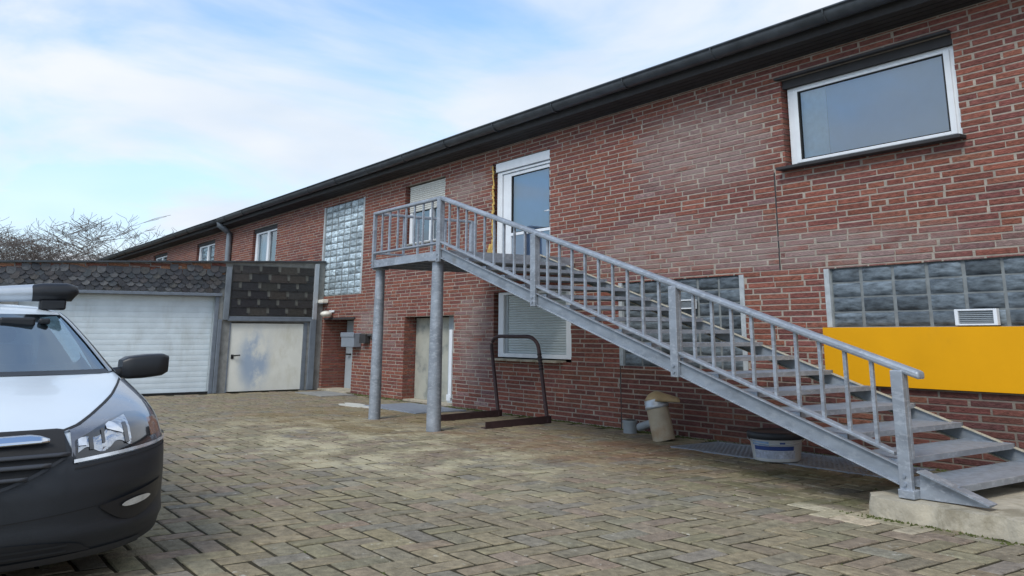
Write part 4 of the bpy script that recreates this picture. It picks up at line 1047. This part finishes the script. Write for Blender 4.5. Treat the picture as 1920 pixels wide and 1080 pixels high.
# headlights
for sg_ in (-1, 1):
    hl_lo = lambda v: .778 + (abs(v) - .84) * .085
    hl_hi = lambda v: lerp([(.80, .955), (.90, .98), (1.0, 1.018), (1.12, 1.065), (1.25, 1.115), (1.36, 1.165), (1.45, 1.205), (1.6, 1.20)], abs(v))
    h_ = vpatch('headlight', sg_ * .84, sg_ * 1.60, hl_lo, hl_hi, .014, M['lampgrey'], V, 26, 14)
    lo2 = lambda v: hl_lo(v) + .018
    hi2 = lambda v: lerp([(.86, .90), (1.0, .955), (1.12, .995), (1.25, 1.025), (1.36, 1.02), (1.40, .99)], abs(v))
    vpatch('lamp_cell', sg_ * .865, sg_ * 1.40, lo2, hi2, .019, M['lampdark'], h_, 18, 8)
    vpatch('reflector', sg_ * .875, sg_ * 1.235, lambda v: lo2(v) + .035 + .02 * math.sin((abs(v) - .875) * 30), lambda v: hi2(v) - .012 - .035 * max(0, math.sin((abs(v) - .93) * 18)), .022, M['lampchrome'], h_, 26, 10)
    for (va, vb, za, zb3) in ((.945, .972, .845, .91), (1.03, 1.05, .87, .95), (1.185, 1.215, .86, .97)):
        vpatch('lamp_divider', sg_ * va, sg_ * vb, lambda v: za, lambda v: zb3, .026, M['lampdark'], h_, 3, 4)
    vpatch('reflector', sg_ * .878, sg_ * .93, lambda v: .865, lambda v: .91 - .4 * max(0, .90 - abs(v)), .027, M['reflector'], h_, 6, 4)
    vpatch('reflector', sg_ * 1.07, sg_ * 1.18, lambda v: .945 - (abs(v) - 1.07) * .3, lambda v: .965 + .02 * math.sin(max(0, min(1, (abs(v) - 1.07) / .11)) * math.pi) - max(0, abs(v) - 1.10) * .5, .027, M['reflector'], h_, 8, 4)
    vpatch('indicator', sg_ * 1.40, sg_ * 1.50, lambda v: hl_lo(v) + .05, lambda v: .98, .018, M['lampamber'], h_, 6, 6)
    vpatch('lamp_strip', sg_ * .85, sg_ * 1.60, lambda v: hl_lo(v) - .004, lambda v: hl_lo(v) + .016, .028, M['reflector'], h_, 26, 2)
    sm_ = vpatch('shut_line', sg_ * .40, sg_ * 1.45, lambda v: hl_hi(v) - .002 if abs(v) > .80 else .962, lambda v: hl_hi(v) + .010 if abs(v) > .80 else .972, .016, M['blackmatt'], V, 26, 1)
    # fog light in its pocket
    f_ = vpatch('fog_pocket', sg_ * 1.03, sg_ * 1.50, lambda v: .50 - .11 * math.sin(max(0, min(1, (abs(v) - 1.03) / .47)) * math.pi), lambda v: .51 + .085 * (abs(v) - 1.03) / .47, .026, M['black'], V, 14, 5)
    vpatch('fog_light', sg_ * 1.17, sg_ * 1.38, lambda v: .50 - .022 * math.sqrt(max(0, 1 - ((abs(v) - 1.275) / .106) ** 2)) + .09 * (abs(v) - 1.275), lambda v: .50 + .022 * math.sqrt(max(0, 1 - ((abs(v) - 1.275) / .106) ** 2)) + .09 * (abs(v) - 1.275), .04, M['reflector'], f_, 12, 4)
    # door mirror
    m = MB(); yc_ = VC + sg_ * 1.805; rings = []
    for k in range(9):
        f2 = k / 8; y = yc_ + sg_ * (-.205 + .41 * f2); sc = (.90 + .1 * math.sin(f2 * math.pi)) * (1 if 0 < k < 8 else .80)
        h2 = .108 * sc; d2 = .15 * sc; zc2 = 1.28 + .004 * k
        rings.append([(1.98 + d2 * math.copysign(abs(math.cos(a)) ** .35, math.cos(a)), y, zc2 + h2 * math.copysign(abs(math.sin(a)) ** .35, math.sin(a))) for a in [j * 2 * math.pi / 20 for j in range(20)]])
    m.grid(rings, closed=True); m.add(rings[0], [tuple(range(20))]); m.add(rings[-1], [tuple(range(20))])
    mi_ = m.build('mirror', M['black'], V)
    m = MB(); m.tube([(1.98, VC + sg_ * 1.44, 1.22), (1.98, VC + sg_ * 1.62, 1.235)], .06, 10); m.build('mirror_arm', M['black'], mi_)
    # wheels
    for xw in (2.6, -2.9):
        m = MB(); n = 32
        prof = [(.20, .0), (.30, .0), (.325, .02), (.33, .06), (.33, .28), (.31, .32), (.2, .33)]
        yo_ = VC + sg_ * 1.57
        m.grid([[(xw + r_ * 1.9 * math.cos(k * 2 * math.pi / n), yo_ - sg_ * d_ * 1.3, .33 + r_ * math.sin(k * 2 * math.pi / n)) for k in range(n)] for r_, d_ in prof], closed=True)
        wo = m.build('wheel', M['blackmatt'], V)
        m = MB(); m.add([(xw + .2 * 1.9 * math.cos(k * 2 * math.pi / n), yo_ - sg_ * .02, .33 + .2 * math.sin(k * 2 * math.pi / n)) for k in range(n)], [tuple(range(n))]); m.build('rim', M['alu'], wo)
# lower intake
lg = vpatch('lower_grille', -1.0, 1.0, lambda v: .262, lambda v: .262 + .095 * math.sqrt(max(0, 1 - (abs(v) / 1.0) ** 4)), .032, M['blackmatt'], V, 30, 4)
for zc in (.285, .32): vpatch('grille_slat', -.85, .85, lambda v: zc - .006, lambda v: zc + .006, .044, M['vanblack'], lg, 20, 1)
vpatch('bumper_lip', -1.35, 1.35, lambda v: .212 + .02 * (abs(v) / 1.4) ** 4, lambda v: .25 + .015 * (abs(v) / 1.4) ** 2, .026, M['lipgrey'], V, 30, 2)
for sg_ in (-1, 1):
    vpatch('bumper_seam', sg_ * .86, sg_ * 1.58, lambda v: .742 + (abs(v) - .84) * .085, lambda v: .750 + (abs(v) - .84) * .085, .022, M['blackmatt'], V, 20, 1)
    vpatch('bumper_seam', sg_ * .30, sg_ * 1.08, lambda v: .46 + .05 * abs(v) ** 2, lambda v: .467 + .05 * abs(v) ** 2, .022, M['blackmatt'], V, 20, 1)
# underbody
m = MB(); m.box(VREAR + .2, 3.9, VC - 1.35, VC + 1.35, .22, .4); m.build('underbody', M['blackmatt'], V)
# roof bar across the van with its foot
m = MB(); XB2 = .95
m.tube([(XB2, VC - .95, 2.0), (XB2, VC - .4, 1.985), (XB2, VC + .55, 1.975), (XB2, VC + .95, 2.0)], [.075, .075, .075, .085], 16, sz=1.0); rb = m.build('roof_bar', M['alu'], V)
for sg_ in (-1, 1):
    m = MB(); m.tube([(XB2, VC + sg_ * .90, 1.995), (XB2, VC + sg_ * 1.0, 2.005), (XB2, VC + sg_ * 1.2, 2.01), (XB2, VC + sg_ * 1.29, 1.995), (XB2, VC + sg_ * 1.31, 1.98)], [.088, .098, .098, .085, .04], 16, sz=.95); e2 = m.build('bar_end', M['black'], rb)
    m = MB(); m.box(XB2 - .06, XB2 + .06, VC + sg_ * 1.10 - .12, VC + sg_ * 1.10 + .12, 1.83, 1.93); m.build('bar_foot', M['black'], rb, bevel=.02)
m = MB(); m.box(-2.5, .82, VC + .10, VC + .30, 1.90, 1.94); m.build('roof_plank', M['moss'], V)
m = MB(); m.box(-2.5, .82, VC + .50, VC + .66, 1.90, 1.95); m.build('roof_plank', M['moss'], V)

# ------------------------------------------------------------------ bare trees behind the garage
def tree(name, base, height, spread, seed, label):
    rnd = random.Random(seed); q = MB(); tw = MB()
    def branch(p, d, l, r, depth):
        n = 4; pts = [Vector(p)]; dd = Vector(d)
        for i in range(n):
            dd = (dd + Vector((rnd.uniform(-.22, .22), rnd.uniform(-.22, .22), rnd.uniform(-.06, .14)))).normalized(); pts.append(pts[-1] + Vector((dd.x * spread, dd.y * spread, dd.z)) * (l / n))
        rs = [max(.0115, r * (1 - .45 * i / n)) for i in range(n + 1)]
        (q if depth < 3 else tw).tube([tuple(a) for a in pts], rs, 7 if depth < 2 else 4, caps=False)
        if depth == 6: return
        k = 4 if depth < 2 else 3
        for i in range(k + (1 if depth == 0 else 0)):
            at = rnd.randint(2 if depth else 3, n); a = rnd.uniform(0, 2 * math.pi); tilt = rnd.uniform(.45, .95)
            side = Vector((math.cos(a), math.sin(a), rnd.uniform(-.1, .35)))
            nd = (dd * (1 - tilt * .55) + side * tilt).normalized()
            branch(pts[at], nd, l * rnd.uniform(.6, .82), max(.013, rs[at] * rnd.uniform(.55, .72)), depth + 1)
    t = thing(name, label, 'tree', base)
    branch(base, (0, 0, 1), height * .30, height * .028, 0)
    q.build('trunk', M['bark'], t); tw.build('crown', M['bark'], t, fix=False)
tree('bare_tree', (-62, -1.2, 0), 14.0, 1.7, 11, 'leafless tree with the tallest crown, behind the garage roof')
tree('bare_tree', (-66, -6.0, 0), 12.3, 1.9, 5, 'leafless tree at the left edge behind the garage')
tree('bare_tree', (-70, 4.0, 0), 11.8, 1.8, 23, 'low leafless tree rising behind the far end of the brick building')
